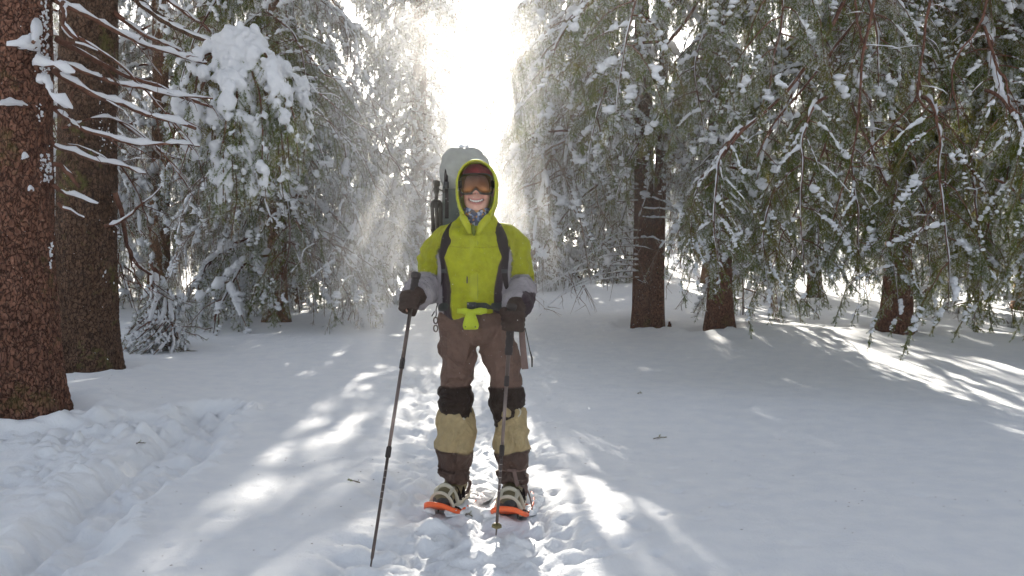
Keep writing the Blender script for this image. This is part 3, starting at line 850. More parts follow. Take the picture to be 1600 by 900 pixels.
# snow-laden fan at the end of the mossy limb, and the frosted fan that hangs down to the snow
def laden_mesh(seed=4):
    rng = np.random.RandomState(seed)
    mb = MB(); SA, SB = [], []; PL = []
    # hanging fingers spread over a fan; the snow sits on them in irregular pillows
    for k in range(36):
        a = rng.uniform(-1, 1); reach = rng.uniform(.55, 1)
        start = np.array([.05 + .1 * rng.rand(), a * .10, 0])
        L = rng.uniform(1.0, 1.75) * (1 - .25 * abs(a))
        s = np.linspace(0, 1, 14)
        out = np.array([.42 * (1 - abs(a) * .5), a * .62, 0]) * reach
        P = start + out * (np.sin(s * 1.45))[:, None] * .95 + np.array([0, 0, -1.]) * (L * (.16 * s + .84 * s ** 1.5))[:, None]
        P += .025 * np.stack([vnoise(np.stack([s * 6 + k * 3, s * 0 + q, s * 0], -1)) for q in range(3)], -1)
        tube(mb, P, .010 * (1 - s) + .003, 4, 0, cap=False)
        for i in range(1, 13):
            for j in range(4):
                a2 = rng.uniform(0, 6.28); l2 = rng.uniform(.08, .24)
                b1 = P[i] + np.array([math.cos(a2) * .5, math.sin(a2) * .5, -.8]) * l2
                SA.append(P[i]); SB.append(b1)
        SA += list(P[2:-1]); SB += list(P[3:])
        base = rng.rand() * 40
        for i in range(0, 13):
            am = .62 + .8 * vnoise(np.array([[i * .5 + base, 0, 0]]))[0]
            if am < .12: continue
            fade = 1 - .55 * s[i]
            for j in range(3):
                rr = .056 * am * (1 - .35 * s[i]) * rng.uniform(.7, 1.15)
                if rr > .012:
                    o_ = rng.normal(size=3) * .022 + np.array([0, -.0, .015])
                    PL.append((I1_V * np.array([rr, rr, rr * rng.uniform(1.0, 1.7)]) + P[i] + o_, I1_F))
    needles(mb, SA, SB, rng, 430, .022, .0036, .22)
    V, F = fuse([(v, f) for v, f in PL], .013, 3)
    N = vnormals(V, F)
    V = V + N * (.012 * vnoise(V, 16, seed) + .009 * vnoise(V, 36, seed + 1))[:, None]
    mb2 = MB(); mb2.add(V, F)
    return mb.mesh("snow_laden_bough", [M['twig'], M['needle'], M['frost'], M['bsnow']]), mb2.mesh("snow_pillow", [M['bsnow']])
def end_piece(t, me, at, rot, sc, name="bough"):
    p = px2w(*at) - np.array(t.location)
    if isinstance(me, tuple):
        o = link(name, me[0], t, tuple(p), rot, sc); link("snow_pillow", me[1], o); return o
    return link(name, me, t, tuple(p), rot, sc)
lm = laden_mesh()
end_piece(t2, lm, (385, 66, 7.75), (0, 0, R(-95)), (1.1, 1.22, 1.12))
lm2 = laden_mesh(9)
end_piece(t2, lm2, (430, 105, 8.4), (0, 0, R(-70)), (.7, .7, .72))
fan = bough_mesh("hanging_fan", 131, 1.25, .25, .05, 26, .26, 420, .019, .0028, .62, 1.2, spread=.50, tw_step=.05)
end_piece(t2, fan, (236, 412, 9.9), (0, R(76), R(-75)), (1.08, .95, .8))
end_piece(t2, fan, (242, 418, 9.9), (0, R(66), R(-20)), (1.08, .8, .8))
end_piece(t2, fan, (238, 410, 9.9), (R(10), R(84), R(-130)), (1.0, .8, .7))
end_piece(t2, fan, (244, 425, 9.9), (0, R(74), R(-50)), (1.05, .9, .8))

# long dark bare branches reaching into the sky gap from the broad spruce left of the hiker
gapt = tree(px(430, 13), 13, 13, .16, "spruce whose bare brown branches reach toward the hiker's head", mix(('mid', .5), ('near', .3), ('bare', .2)),
            z0=.9, R0=2.0, prof=.6, dz=.15, seed=31)
for k, (pts, r0, r1, tw) in enumerate([
    ([(430, 50, 13), (470, 70, 11.8), (505, 112, 10.6), (545, 128, 10.2), (578, 150, 10), (607, 178, 10)], .022, .005, 5),
    ([(578, 150, 10), (590, 185, 9.9), (600, 215, 9.8)], .006, .003, 2),
    ([(430, 100, 13), (470, 120, 11.8), (505, 150, 10.4), (545, 183, 10), (580, 203, 9.8), (632, 236, 9.6), (660, 225, 9.6)], .022, .004, 6),
    ([(600, 215, 9.7), (615, 250, 9.6), (640, 280, 9.5), (660, 310, 9.4), (672, 322, 9.4)], .009, .003, 6),
    ([(632, 236, 9.6), (650, 250, 9.5), (668, 270, 9.4), (680, 285, 9.4)], .005, .002, 5),
    ([(585, 200, 9.8), (610, 190, 9.7), (616, 180, 9.7)], .005, .003, 2),
    ([(430, 130, 13), (470, 160, 11.8), (520, 195, 10.8), (560, 235, 10.4), (590, 300, 10.2)], .014, .003, 8),
    ([(640, 170, 14), (690, 185, 13), (730, 198, 12.6), (770, 218, 12.4)], .012, .003, 6),
]):
    bare_branch(gapt, pts, r0, r1, .35, tw * 2, 90 + k, 'twig', .3)

# dead bare branches round the forked trunk
rg = np.random.RandomState(77)
for k in range(26):
    a = rg.choice([-1, 1], p=[.75, .25]); yy = rg.uniform(120, 440)
    p0 = (1000, yy, 13.1); L_ = rg.uniform(60, 190) * (1 if a < 0 else .6)
    dr = rg.uniform(.15, .9)
    bare_branch(t8, [p0, (1000 + a * L_ * .35, yy + L_ * dr * .05, 12.6), (1000 + a * L_ * .7, yy + L_ * dr * .35, 12.2), (1000 + a * L_, yy + L_ * dr * .9, 12)],
                .014, .003, .8, 7, 120 + k, 'deadtwig', .15)
# bare brown limbs that come down through the dark spruce
for k, (pts, r0, r1, sn, tw) in enumerate([
    ([(1370, -90, 9.5), (1325, -10, 8.6), (1290, 60, 8.2), (1240, 130, 7.9), (1190, 180, 7.8), (1150, 215, 7.8), (1100, 290, 7.9)], .034, .010, 1.0, 30),
    ([(1385, -90, 9.6), (1350, 10, 8.8), (1300, 80, 8.4), (1262, 130, 8.2), (1215, 185, 8.1), (1180, 250, 8.0)], .026, .008, .9, 26),
    ([(1470, -80, 8.6), (1452, 0, 8.0), (1446, 60, 7.8), (1438, 110, 7.7), (1432, 150, 7.6), (1392, 200, 7.5), (1340, 250, 7.4)], .020, .006, .12, 22),
    ([(1432, 150, 7.6), (1450, 175, 7.5), (1475, 190, 7.4), (1478, 250, 7.3), (1480, 330, 7.3)], .012, .005, .5, 18),
    ([(1385, -80, 8.4), (1368, 0, 8.0), (1352, 70, 7.8), (1345, 120, 7.8), (1342, 190, 7.7), (1325, 270, 7.6), (1300, 350, 7.5)], .022, .006, .1, 28),
    ([(1335, -40, 8.2), (1340, 30, 8.0), (1352, 75, 7.8)], .012, .010, .1, 6),
    ([(1560, -60, 8.4), (1530, 40, 8.0), (1500, 80, 7.8), (1488, 130, 7.7), (1500, 200, 7.6)], .016, .006, .2, 20),
    ([(1540, 40, 7.4), (1556, 95, 7.3), (1575, 135, 7.2), (1578, 165, 7.2), (1610, 185, 7.2)], .014, .008, .2, 12),
    ([(1300, 200, 8.4), (1260, 300, 8.0), (1225, 360, 7.7), (1208, 420, 7.6)], .016, .004, .6, 26),
    ([(1420, 230, 8.0), (1460, 320, 7.6), (1520, 370, 7.3), (1552, 430, 7.2)], .016, .004, .6, 26),
    ([(1330, 160, 8.2), (1390, 300, 7.8), (1400, 350, 7.5), (1375, 400, 7.4)], .014, .004, .3, 26),
]):
    bare_branch(t11, pts, r0, r1, sn, tw, 200 + k, 'twig', .25)
for k, (at, az, sc_) in enumerate([((1180, 190, 7.9), 200, .55), ((1240, 270, 7.9), 215, .46), ((1330, 250, 7.9), 260, .5), ((1480, 240, 7.7), 290, .5), ((1555, 280, 7.5), 300, .46), ((1400, 280, 7.7), 250, .46), ((1540, 140, 7.5), 285, .6), ((1130, 250, 8.1), 205, .42), ((1290, 300, 8.3), 240, .4), ((1430, 310, 8.3), 275, .4), ((1290, 150, 8.1), 230, .7), ((1440, 150, 7.7), 270, .7)]):
    end_piece(t11, BOUGH['dark', k % 2], at, (0, R(28), R(az)), (sc_, sc_, sc_ * 1.1))
for k, (pts, at, az, sc_) in enumerate([
    ([(1003, 20, 13.1), (960, 40, 12.6), (925, 60, 12.2)], (930, 55, 12.2), 200, .8),
    ([(1003, 95, 13.1), (960, 105, 12.6), (900, 135, 12.1)], (905, 130, 12.1), 205, .75),
    ([(1003, 160, 13.1), (940, 175, 12.5), (880, 210, 12.0)], (888, 204, 12.0), 195, .7),
    ([(1003, 240, 13.1), (930, 290, 12.5), (880, 340, 12.1), (845, 395, 12.0)], (900, 315, 12.2), 200, .62),
    ([(1003, -40, 13.1), (940, -30, 12.5), (890, -5, 12.0)], (895, -8, 12.0), 205, .8),
    ([(1003, 120, 13.1), (1000, 150, 12.2), (985, 190, 11.6)], (988, 180, 11.6), 245, .6),
]):
    bare_branch(t8, pts, .024, .010, 2.2, 6, 400 + k, 'deadtwig', .0)
    end_piece(t8, BOUGH['mid', k % 3], at, (0, R(6), R(az)), (sc_, sc_, sc_))
# second stem of the fork
# green boughs of the short-footed spruce that hang in front of it, lit from behind
t9 = [o for o in scn.objects if o.get("label", "").startswith("spruce with a short bare brown trunk")][0]
for k, (pts, at, az, sc_) in enumerate([
    ([(1122, -240, 12), (1100, -150, 10.6), (1075, -70, 9.4)], (1075, -75, 9.4), 235, 1.05),
    ([(1122, -180, 12), (1060, -90, 10.4), (1010, -20, 9.6)], (1012, -25, 9.6), 205, .9),
    ([(1122, -260, 12), (1140, -150, 10.6), (1150, -70, 9.3)], (1150, -75, 9.3), 265, 1.05),
    ([(1122, -60, 12), (1080, 20, 11), (1040, 70, 10.2)], (1042, 65, 10.2), 215, .8),
    ([(1122, -20, 12), (1130, 20, 10.8), (1125, 50, 10)], (1125, 45, 10), 250, .85),
    ([(1122, -220, 12), (1180, -120, 10.6), (1215, -60, 9.6)], (1215, -65, 9.6), 290, 1.0),
    ([(1122, 210, 12), (1135, 240, 11), (1150, 265, 10.2)], (1150, 262, 10.2), 245, .62),
]):
    bare_branch(t9, pts, .03, .02, .8, 4, 300 + k, 'twig', .1)
    end_piece(t9, BOUGH['near', k % 3], at, (0, R(12), R(az)), (sc_, sc_, sc_))
o = link("trunk", trunk_mesh("second_stem", 9, .12, M['bark'], 5, res=20, lean=(.01, .0), flare=.2), t8, (.25, -.12, 0))
# ------------------------------------------------------------------ cloth materials
def mat_vcol(name, rough=.7, spec=.3, bsc=260, bst=.25, bd=.0012, sheen=0, transl=0.0):
    m, n, l, b = newmat(name)
    a = n.new("ShaderNodeAttribute"); a.attribute_name = "Col"
    tc = n.new("ShaderNodeTexCoord")
    t = noise(n, l, 22, 5, tc.outputs["Object"]); r = ramp(n, [(.3, (.80, .80, .80)), (.7, (1.12, 1.12, 1.12))]); l.new(t.outputs[0], r.inputs[0])
    mu = n.new("ShaderNodeMixRGB"); mu.blend_type = 'MULTIPLY'; mu.inputs[0].default_value = 1
    l.new(a.outputs["Color"], mu.inputs[1]); l.new(r.outputs[0], mu.inputs[2]); l.new(mu.outputs[0], b.inputs["Base Color"])
    b.inputs["Roughness"].default_value = rough; b.inputs["Specular IOR Level"].default_value = spec
    b.inputs["Sheen Weight"].default_value = sheen
    pv_ = None
    if name == 'shell_fabric':
        mp = n.new('ShaderNodeMapping'); mp.inputs['Scale'].default_value = (1.0, 1.0, .62); mp.inputs['Rotation'].default_value = (0, .5, 0); l.new(tc.outputs['Object'], mp.inputs[0])
        w_ = noise(n, l, 8.5, 3, mp.outputs[0], .5, 1.6); pv_ = bump(n, l, b, w_.outputs[0], 1.0, .05)
        w2 = noise(n, l, 26, 2, mp.outputs[0], .5, .8); pv_ = bump(n, l, b, w2.outputs[0], .8, .012, pv_)
    t2 = noise(n, l, bsc, 3, tc.outputs["Object"]); bump(n, l, b, t2.outputs[0], bst, bd, pv_)
    if transl:
        tr = n.new("ShaderNodeBsdfTranslucent"); l.new(mu.outputs[0], tr.inputs[0])
        mx = n.new("ShaderNodeMixShader"); mx.inputs[0].default_value = transl
        l.new(b.outputs[0], mx.inputs[1]); l.new(tr.outputs[0], mx.inputs[2]); l.new(mx.outputs[0], n["Material Output"].inputs[0])
    return m
M['cloth'] = mat_vcol("shell_fabric", .65, .16)
M['skin'] = mat_vcol("skin", .5, .4, 120, .1, .0008)
LIME = np.array([.37, .385, .014]); GREY = np.array([.31, .28, .29]); PURP = np.array([.038, .024, .030])
M['lime'] = simple("lime_fabric", tuple(LIME), .6, .35, 20, .15, 200, .3)
M['limed'] = simple("lime_placket", (.22, .26, .015), .6, .35, 20, .15, 200, .3)
M['dark'] = simple("dark_webbing", (.020, .014, .015), .8, .12, 30, .25, 300, .4)
M['belt'] = simple("grey_green_webbing", (.05, .053, .048), .75, .15, 30, .2, 300, .4)
M['buckle'] = simple("black_plastic", (.03, .03, .032), .35, .5)
M['glove'] = simple("brown_glove_fabric", (.045, .029, .023), .85, .12, 25, .35, 160, .5, .002)
M['gpalm'] = simple("dark_glove_grip", (.04, .03, .027), .6, .3, 25, .3, 160, .4)
M['packlid'] = simple("grey_ripstop", (.31, .31, .28), .65, .35, 10, .18, 240, .35)
M['packbody'] = simple("dark_grey_green_ripstop", (.095, .11, .10), .65, .35, 12, .2, 240, .35)
M['hat'] = simple("red_knit", (.28, .03, .045), .9, .2, 60, .3, 180, .6, .003)
M['gframe'] = simple("goggle_frame", (.02, .016, .014), .4, .5)
M['trouser'] = M['cloth']
M['metal'] = simple("dark_pole_metal", (.10, .075, .065), .38, .5, 0, 0, metal=.6)
M['metal2'] = simple("worn_pole_metal", (.22, .17, .15), .35, .5, 0, 0, metal=.7)
M['rubber'] = simple("grip_rubber", (.035, .027, .025), .7, .3, 0, 0, 90, .3, .002)
M['rib'] = simple("pale_grip_ribs", (.45, .40, .36), .6, .3)
M['orange'] = simple("orange_plastic", (.85, .13, .03), .4, .45, 8, .1)
M['beige'] = simple("beige_binding_plastic", (.50, .46, .36), .5, .4, 14, .15)
M['boot'] = simple("olive_boot_leather", (.15, .125, .065), .6, .35, 18, .35, 90, .4, .002)
M['bootd'] = simple("dark_boot_rubber", (.05, .045, .042), .6, .35, 18, .3, 90, .4, .002)
M['strapw'] = simple("taupe_strap", (.16, .105, .09), .7, .3, 20, .2)
M['basket'] = simple("olive_basket", (.12, .10, .035), .5, .4)
M['teeth'] = simple("teeth", (.75, .72, .66), .3, .5)
# amber mirror lens
m, n, l, b = newmat("amber_goggle_lens")
tc = n.new("ShaderNodeTexCoord"); sp = n.new("ShaderNodeSeparateXYZ"); l.new(tc.outputs["Generated"], sp.inputs[0])
r = ramp(n, [(0, (.30, .11, .02)), (.35, (.13, .045, .012)), (1, (.035, .014, .008))]); l.new(sp.outputs[2], r.inputs[0]); l.new(r.outputs[0], b.inputs["Base Color"])
b.inputs["Roughness"].default_value = .12; b.inputs["Metallic"].default_value = .45; b.inputs["Coat Weight"].default_value = .15; b.inputs["Specular IOR Level"].default_value = .3
M['lens'] = m
m, n, l, b = newmat("patterned_neck_tube")
tc = n.new("ShaderNodeTexCoord"); v = n.new("ShaderNodeTexVoronoi"); v.inputs["Scale"].default_value = 75
l.new(tc.outputs["Object"], v.inputs["Vector"])
sp = n.new("ShaderNodeSeparateColor"); l.new(v.outputs["Color"], sp.inputs[0])
r = ramp(n, [(0, (.05, .06, .10)), (.3, (.12, .17, .30)), (.5, (.35, .38, .45)), (.7, (.40, .20, .06)), (.85, (.10, .08, .08))])
r.color_ramp.interpolation = 'CONSTANT'; l.new(sp.outputs[0], r.inputs[0]); l.new(r.outputs[0], b.inputs["Base Color"]); b.inputs["Roughness"].default_value = .9
M['buff'] = m

# ------------------------------------------------------------------ the hiker
BX, BY = -.19, 4.12
person = link("person", None, None, (BX, BY, 0))
tag(person, "smiling hiker in a lime jacket, amber goggles and tan gaiters standing on the trampled snow", "person")
PL_TIP, PL_TOP = np.array([-.582, 3.28, -.03]), np.array([-.460, 3.86, 1.190])     # pole on the left of the picture
PR_TIP, PR_TOP = np.array([-.073, 3.66, -.01]), np.array([.000, 3.775, 1.045])
def on(pt, pb, z): t = (z - pb[2]) / (pt[2] - pb[2]); return pb + (pt - pb) * t
HL = on(PL_TOP, PL_TIP, 1.055); HR = on(PR_TOP, PR_TIP, .965)
SHL, SHR = np.array([-.362, 4.14, 1.368]), np.array([-.012, 4.14, 1.372])
ELL, ELR = np.array([-.425, 4.17, 1.135]), np.array([.040, 4.17, 1.13])
WRL, WRR = HL + np.array([-.0, .095, .018]), HR + np.array([.024, .085, .045])
HEAD = np.array([-.178, 4.085, 1.605])
legL = [(-.27, 4.13, .93), (-.279, 4.13, .76), (-.284, 4.12, .64), (-.284, 4.10, .53), (-.284, 4.12, .42), (-.290, 4.15, .30), (-.300, 4.18, .16), (-.312, 4.19, .07)]
legR = [(-.10, 4.13, .93), (-.055, 4.13, .76), (-.036, 4.11, .64), (-.030, 4.08, .53), (-.010, 4.10, .42), (-.004, 4.11, .30), (.004, 4.12, .16), (.004, 4.12, .07)]

# body: one continuous skin with head, neck, arms, hands and legs
def grip(C, A, e1, e2, rf=.0095, grow=0.0, rad=.026):
    """five fingers closed round the pole axis A at C; e1 points to the palm, e2 to the knuckle side"""
    A, e1, e2 = [np.asarray(q, float) / np.linalg.norm(q) for q in (A, e1, e2)]
    e1 = e1 - A * e1.dot(A); e1 /= np.linalg.norm(e1); e2 = e2 - A * e2.dot(A) - e1 * e2.dot(e1); e2 /= np.linalg.norm(e2)
    out = []
    for k in range(4):
        h = (.033, .011, -.011, -.032)[k] * (1 + grow * 8); lenf = (250, 268, 262, 240)[k]
        ph = np.radians(np.linspace(35, lenf, 9)); rr = np.array([.046, .046, .042, .036, .031, .029, .028, .027, .026]) + grow + (rad - .026)
        P = C + A * (h + .004 * np.linspace(0, -1, 9))[:, None] + rr[:, None] * (np.cos(ph)[:, None] * e1 + np.sin(ph)[:, None] * e2)
        r = np.array([1.12, 1.15, 1.05, 1.08, 1.0, 1.04, .98, .95, .75]) * (rf + grow) * (1.0, 1.03, 1.0, .88)[k]
        out.append(loft(P, r, r, 12))
    ph = np.radians(np.linspace(-15, -150, 7)); rr = np.array([.045, .046, .042, .037, .034, .032, .031]) + grow + (rad - .026)
    P = C + A * (.022 + .030 * np.linspace(0, 1, 7))[:, None] + rr[:, None] * (np.cos(ph)[:, None] * e1 + np.sin(ph)[:, None] * e2)
    r = np.array([1.4, 1.4, 1.3, 1.15, 1.2, 1.1, .8]) * (rf + grow); out.append(loft(P, r, r, 12))
    pc = C + e1 * (.047 + grow) + e2 * .012
    Pm = np.stack([pc + A * q for q in (-.045, -.025, 0, .025, .042)])
    out.append(loft(Pm, np.array([.014, .019, .021, .021, .016]) + grow, np.array([.022, .033, .036, .034, .024]) + grow, 16, 2.4, ref=e1))
    return out, pc
AL = (PL_TOP - PL_TIP); AR = (PR_TOP - PR_TIP)
gL, pcL = grip(HL, AL, (.25, 1, .1), (-1, .1, 0)); gR, pcR = grip(HR, AR, (.35, .9, .35), (1, -.3, .1))
# head
hx, hy, hz = HEAD
head = [ball((hx, hy + .015, hz + .035), (.077, .096, .100)), ball((hx, hy - .018, hz - .034), (.069, .070, .080)),
        ball((hx, hy - .052, hz - .090), (.030, .028, .022)), ball((hx, hy - .036, hz - .072), (.056, .042, .038)),
        ball((hx - .036, hy - .062, hz - .028), (.026, .022, .026)), ball((hx + .036, hy - .062, hz - .028), (.026, .022, .026)),
        ball((hx - .079, hy + .012, hz + .0), (.010, .020, .030)), ball((hx + .079, hy + .012, hz + .0), (.010, .020, .030)),
        limb([(hx, hy - .088, hz + .030), (hx, hy - .098, hz + .006), (hx, hy - .108, hz - .012)], [.011, .012, .0135]),
        ball((hx - .012, hy - .098, hz - .016), .0085), ball((hx + .012, hy - .098, hz - .016), .0085),
        ball((hx, hy - .082, hz - .052), (.034, .016, .020)),
        limb([(hx, hy + .02, hz - .02), (hx, hy + .035, hz - .10), (hx - .002, hy + .05, hz - .2)], [.052, .054, .062])]
tors = [limb([(-.20, BY, .86), (-.20, BY, .95), (-.20, BY, 1.05), (-.195, BY, 1.2), (-.19, BY, 1.33), (-.187, BY + .01, 1.39), (-.185, BY + .02, 1.44)],
             [.13, .15, .13, .15, .165, .13, .06], [.09, .10, .09, .10, .10, .085, .06])]
arms = [limb([SHL, (SHL + ELL) / 2, ELL, (ELL + WRL) / 2, WRL, pcL], [.052, .044, .038, .036, .027, .024]),
        limb([SHR, (SHR + ELR) / 2, ELR, (ELR + WRR) / 2, WRR, pcR], [.052, .044, .038, .036, .027, .024])]
legs = [limb(legL, [.085, .075, .065, .052, .052, .05, .035, .035]), limb(legR, [.085, .072, .062, .052, .052, .05, .035, .035]),
        limb([(-.312, 4.23, .07), (-.33, 4.12, .065), (-.36, 4.04, .055)], [.033, .034, .022]),
        limb([(.006, 4.16, .07), (-.012, 4.05, .065), (-.03, 3.96, .055)], [.033, .034, .022])]
V, F = fuse(head + tors + arms + gL + gR + legs, .0052, 3)
N = vnormals(V, F)
dx, dz = V[:, 0] - hx, V[:, 2] - hz
front = (V[:, 1] < hy - .03) & (dz > -.12) & (dz < .1)
mc = -.060 + 9.0 * dx ** 2                     # smile: corners turned up
mouth = np.exp(-((dz - mc) / .0065) ** 2) * (np.abs(dx) < .040) * front
V[:, 1] += mouth * .010
lips = (np.exp(-((dz - mc - .009) / .004) ** 2) + np.exp(-((dz - mc + .010) / .005) ** 2)) * np.clip(1 - (dx / .041) ** 4, 0, 1) * front
V[:, 1] -= lips * .0030
fold = np.exp(-((np.abs(dx) - (.028 + (-.02 - dz) * .35)) / .004) ** 2) * front * (dz > -.062) * (dz < -.015)
V[:, 1] += fold * .003
base = np.array([.66, .37, .28]); cc = np.tile(base, (len(V), 1))
ck = np.exp(-(((np.abs(dx) - .04) / .022) ** 2 + ((dz + .03) / .02) ** 2)) * front
cc = cc * (1 - .45 * ck[:, None]) + np.array([.62, .22, .17]) * .45 * ck[:, None]
nk = np.exp(-((dx / .016) ** 2 + ((dz + .012) / .014) ** 2)) * front
cc = cc * (1 - .35 * nk[:, None]) + np.array([.60, .22, .17]) * .35 * nk[:, None]
lk = np.clip(lips * .9, 0, 1)[:, None]; cc = cc * (1 - lk) + np.array([.50, .15, .13]) * lk
mk = np.clip(mouth * 1.1, 0, 1)[:, None]; cc = cc * (1 - mk) + np.array([.12, .03, .03]) * mk
body = put("body", V, F, M['skin'], person, cc)
# teeth: an arch of single teeth set in the open smile
for k in range(8):
    u = (k - 3.5) * .0080; wv = (.0043, .0042, .0040, .0036)[int(abs(k - 3.5))]
    zz = hz - .0575 + 9.0 * u ** 2; yy = hy - .0905 + 9.0 * u ** 2
    putp("tooth", [ball((hx + u, yy, zz), (wv, .004, .0058 - abs(u) * .04))], M['teeth'], person)

# trousers
tr = [limb([(-.197, BY, 1.04), (-.195, BY, .98), (-.185, BY, .92), (-.180, BY, .86), (-.183, BY, .835)], [.155, .178, .193, .186, .12], [.118, .135, .142, .13, .09], n=36),
      limb([(-.268, BY, .93), (-.277, BY, .84), (-.279, BY, .76), (-.285, 4.12, .64), (-.284, 4.10, .53), (-.284, 4.12, .42)], [.095, .096, .090, .081, .067, .060], [.12, .118, .108, .094, .072, .068]),
      limb([(-.095, BY, .93), (-.075, BY, .84), (-.050, BY, .76), (-.032, 4.11, .64), (-.032, 4.08, .53), (-.012, 4.10, .42)], [.10, .096, .088, .075, .067, .060], [.12, .118, .108, .094, .074, .068])]
V, F = fuse(tr, .006, 4)
N = vnormals(V, F)
leg = sstep(.88, .78, V[:, 2])
sd = np.where(V[:, 0] < -.17, 1, -1)
diag = V[:, 2] * 20 + sd * V[:, 0] * 16
c1 = creases(np.stack([diag, V[:, 1] * 6, V[:, 0] * 3 + V[:, 2] * 4], -1), (1, 1, 1), 5)
c2 = creases(V, (7, 7, 16), 9); c3 = vnoise(V, 9, 3)
kn = np.exp(-((V[:, 2] - .54) / .07) ** 2)
c4 = creases(V, (6, 6, 34), 29)
hipw = sstep(.80, .86, V[:, 2]) * sstep(1.02, .95, V[:, 2])
amp = .0040 * c1 * leg + .0032 * c2 + .0035 * c3 + kn * .005 * c4 + .0040 * hipw * creases(V, (4, 4, 26), 45)
fly = np.exp(-((V[:, 0] + .19) / .006) ** 2) * (V[:, 1] < BY) * (V[:, 2] > .84)
amp = amp + fly * .003
seam = np.abs(V[:, 2] - (.615 + .02 * np.sin(V[:, 0] * 30)))
knee_top = .615 - .25 * np.abs(V[:, 1] - 4.03) * 0
amp = amp - .004 * np.exp(-((V[:, 2] - knee_top) / .004) ** 2) + .003 * (V[:, 2] < knee_top)
V = V + N * (amp * 2.4)[:, None]
TA = np.array([.15, .092, .070]); KD = np.array([.024, .014, .010])
kf = sstep(.003, -.003, V[:, 2] - knee_top)[:, None]
cc = TA * (1 - kf) + KD * kf
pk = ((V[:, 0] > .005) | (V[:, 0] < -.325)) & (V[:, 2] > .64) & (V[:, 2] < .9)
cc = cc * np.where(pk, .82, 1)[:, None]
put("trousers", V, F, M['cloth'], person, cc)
putp("waistband", [torus_band(-.198, BY, 1.022, .158, .122, .018, .006)], M['dark'], person)

# jacket
ZS = [.985, 1.00, 1.03, 1.12, 1.22, 1.30, 1.36, 1.405, 1.44, 1.475]
TAa = [.150, .163, .166, .172, .186, .197, .198, .160, .098, .078]
TBb = [.125, .135, .137, .142, .146, .140, .122, .105, .090, .080]
TCX = [-.197, -.197, -.197, -.194, -.190, -.188, -.187, -.184, -.180, -.178]
TCY = [BY] * 6 + [BY + .005, BY + .005, BY - .005, BY - .015]
def jfront(x, z):
    a = np.interp(z, ZS, TAa); b_ = np.interp(z, ZS, TBb); cx = np.interp(z, ZS, TCX); cy = np.interp(z, ZS, TCY)
    return cy - b_ * math.sqrt(max(.02, 1 - min(.98, abs(x - cx) / a) ** 2.6)) 
jt = [limb([(cx, cy, z) for cx, cy, z in zip(TCX, TCY, ZS)], TAa, TBb, n=48, pw=2.3),
      limb([SHL + np.array([.09, 0, .0]), SHL + np.array([.03, 0, .000]), SHL + (ELL - SHL) * .3, SHL + (ELL - SHL) * .7, ELL + np.array([.0, .0, .0]), ELL + (WRL - ELL) * .45, ELL + (WRL - ELL) * .82], [.040, .060, .071, .068, .062, .058, .050], [.050, .070, .078, .073, .064, .058, .050]),
      limb([SHR + np.array([-.09, 0, .0]), SHR + np.array([-.03, 0, .000]), SHR + (ELR - SHR) * .3, SHR + (ELR - SHR) * .7, ELR, ELR + (WRR - ELR) * .45, ELR + (WRR - ELR) * .82], [.040, .060, .071, .068, .064, .060, .052], [.050, .070, .078, .073, .066, .060, .052])]
V, F = fuse(jt, .0055, 5)
N = vnormals(V, F)
def dseg(V, a, b):
    ab = b - a; t = np.clip(((V - a) @ ab) / ab.dot(ab), 0, 1); return np.linalg.norm(V - a - t[:, None] * ab, axis=1), t
sl_c = np.zeros(len(V)); foreA = np.zeros(len(V))
amp = .0035 * creases(V, (8, 8, 4.5), 3) + .0030 * vnoise(V * np.array([1, 1, .6]), 12, 7) + .004 * creases(V, (5, 5, 9), 31)
hem = sstep(1.13, 1.02, V[:, 2]); amp = amp + .006 * hem * creases(V, (17, 17, 4), 12)
neck = sstep(1.38, 1.45, V[:, 2]); amp = amp + .003 * neck * creases(V, (16, 16, 6), 14)
for (S_, E_, W_) in ((SHL, ELL, WRL), (SHR, ELR, WRR)):
    d1, t1_ = dseg(V, S_, E_); d2, t2_ = dseg(V, E_, W_)
    on_f = (d2 < .085) & (d2 <= d1 + .012) & (t2_ > .05)
    foreA = np.where(on_f, np.maximum(foreA, t2_), foreA)
    on_u = d1 < .095
    al = (V - S_) @ ((E_ - S_) / np.linalg.norm(E_ - S_))
    amp = amp + on_u * .0045 * creases(np.stack([al * 26 + V[:, 1] * 9, V[:, 0] * 7, V[:, 1] * 4], -1), (1, 1, 1), 8) * sstep(.02, .2, t1_)
    al2 = (V - E_) @ ((W_ - E_) / np.linalg.norm(W_ - E_))
    amp = amp + on_f * .0045 * creases(np.stack([al2 * 38, V[:, 0] * 6, V[:, 2] * 8], -1), (1, 1, 1), 18)
V1 = V + N * (amp * 2.7)[:, None]
hw = np.interp(V[:, 2], [1.0, 1.03, 1.15, 1.22, 1.28, 1.33], [.095, .098, .112, .122, .138, .18])
bw = np.interp(V[:, 2], [1.0, 1.15, 1.28, 1.34], [.042, .036, .030, .004])
q = np.abs(V[:, 0] + .192) - hw
z_ok = (V[:, 2] < 1.325)
arm = np.minimum(dseg(V, SHL, ELL)[0], dseg(V, SHR, ELR)[0])
tor = (arm > .096) | (np.abs(V[:, 0] + .19) < .155)
f1 = (sstep(-.002, .002, q) * z_ok * tor)[:, None]; f2 = (sstep(-.002, .002, q - bw) * z_ok * tor)[:, None]
cc = np.tile(LIME, (len(V), 1)); cc = cc * (1 - f1) + PURP * f1; cc = cc * (1 - f2) + GREY * f2
g1 = sstep(.10, .12, foreA)[:, None]; cc = cc * (1 - g1) + GREY * g1
dk = (foreA > .3) & (V[:, 0] > .045 + 0 * V[:, 0]) & (V[:, 2] < 1.09)
cc[dk] = PURP
on_arm = ((arm <= .096) & (np.abs(V[:, 0] + .19) >= .15) & (foreA < .1))
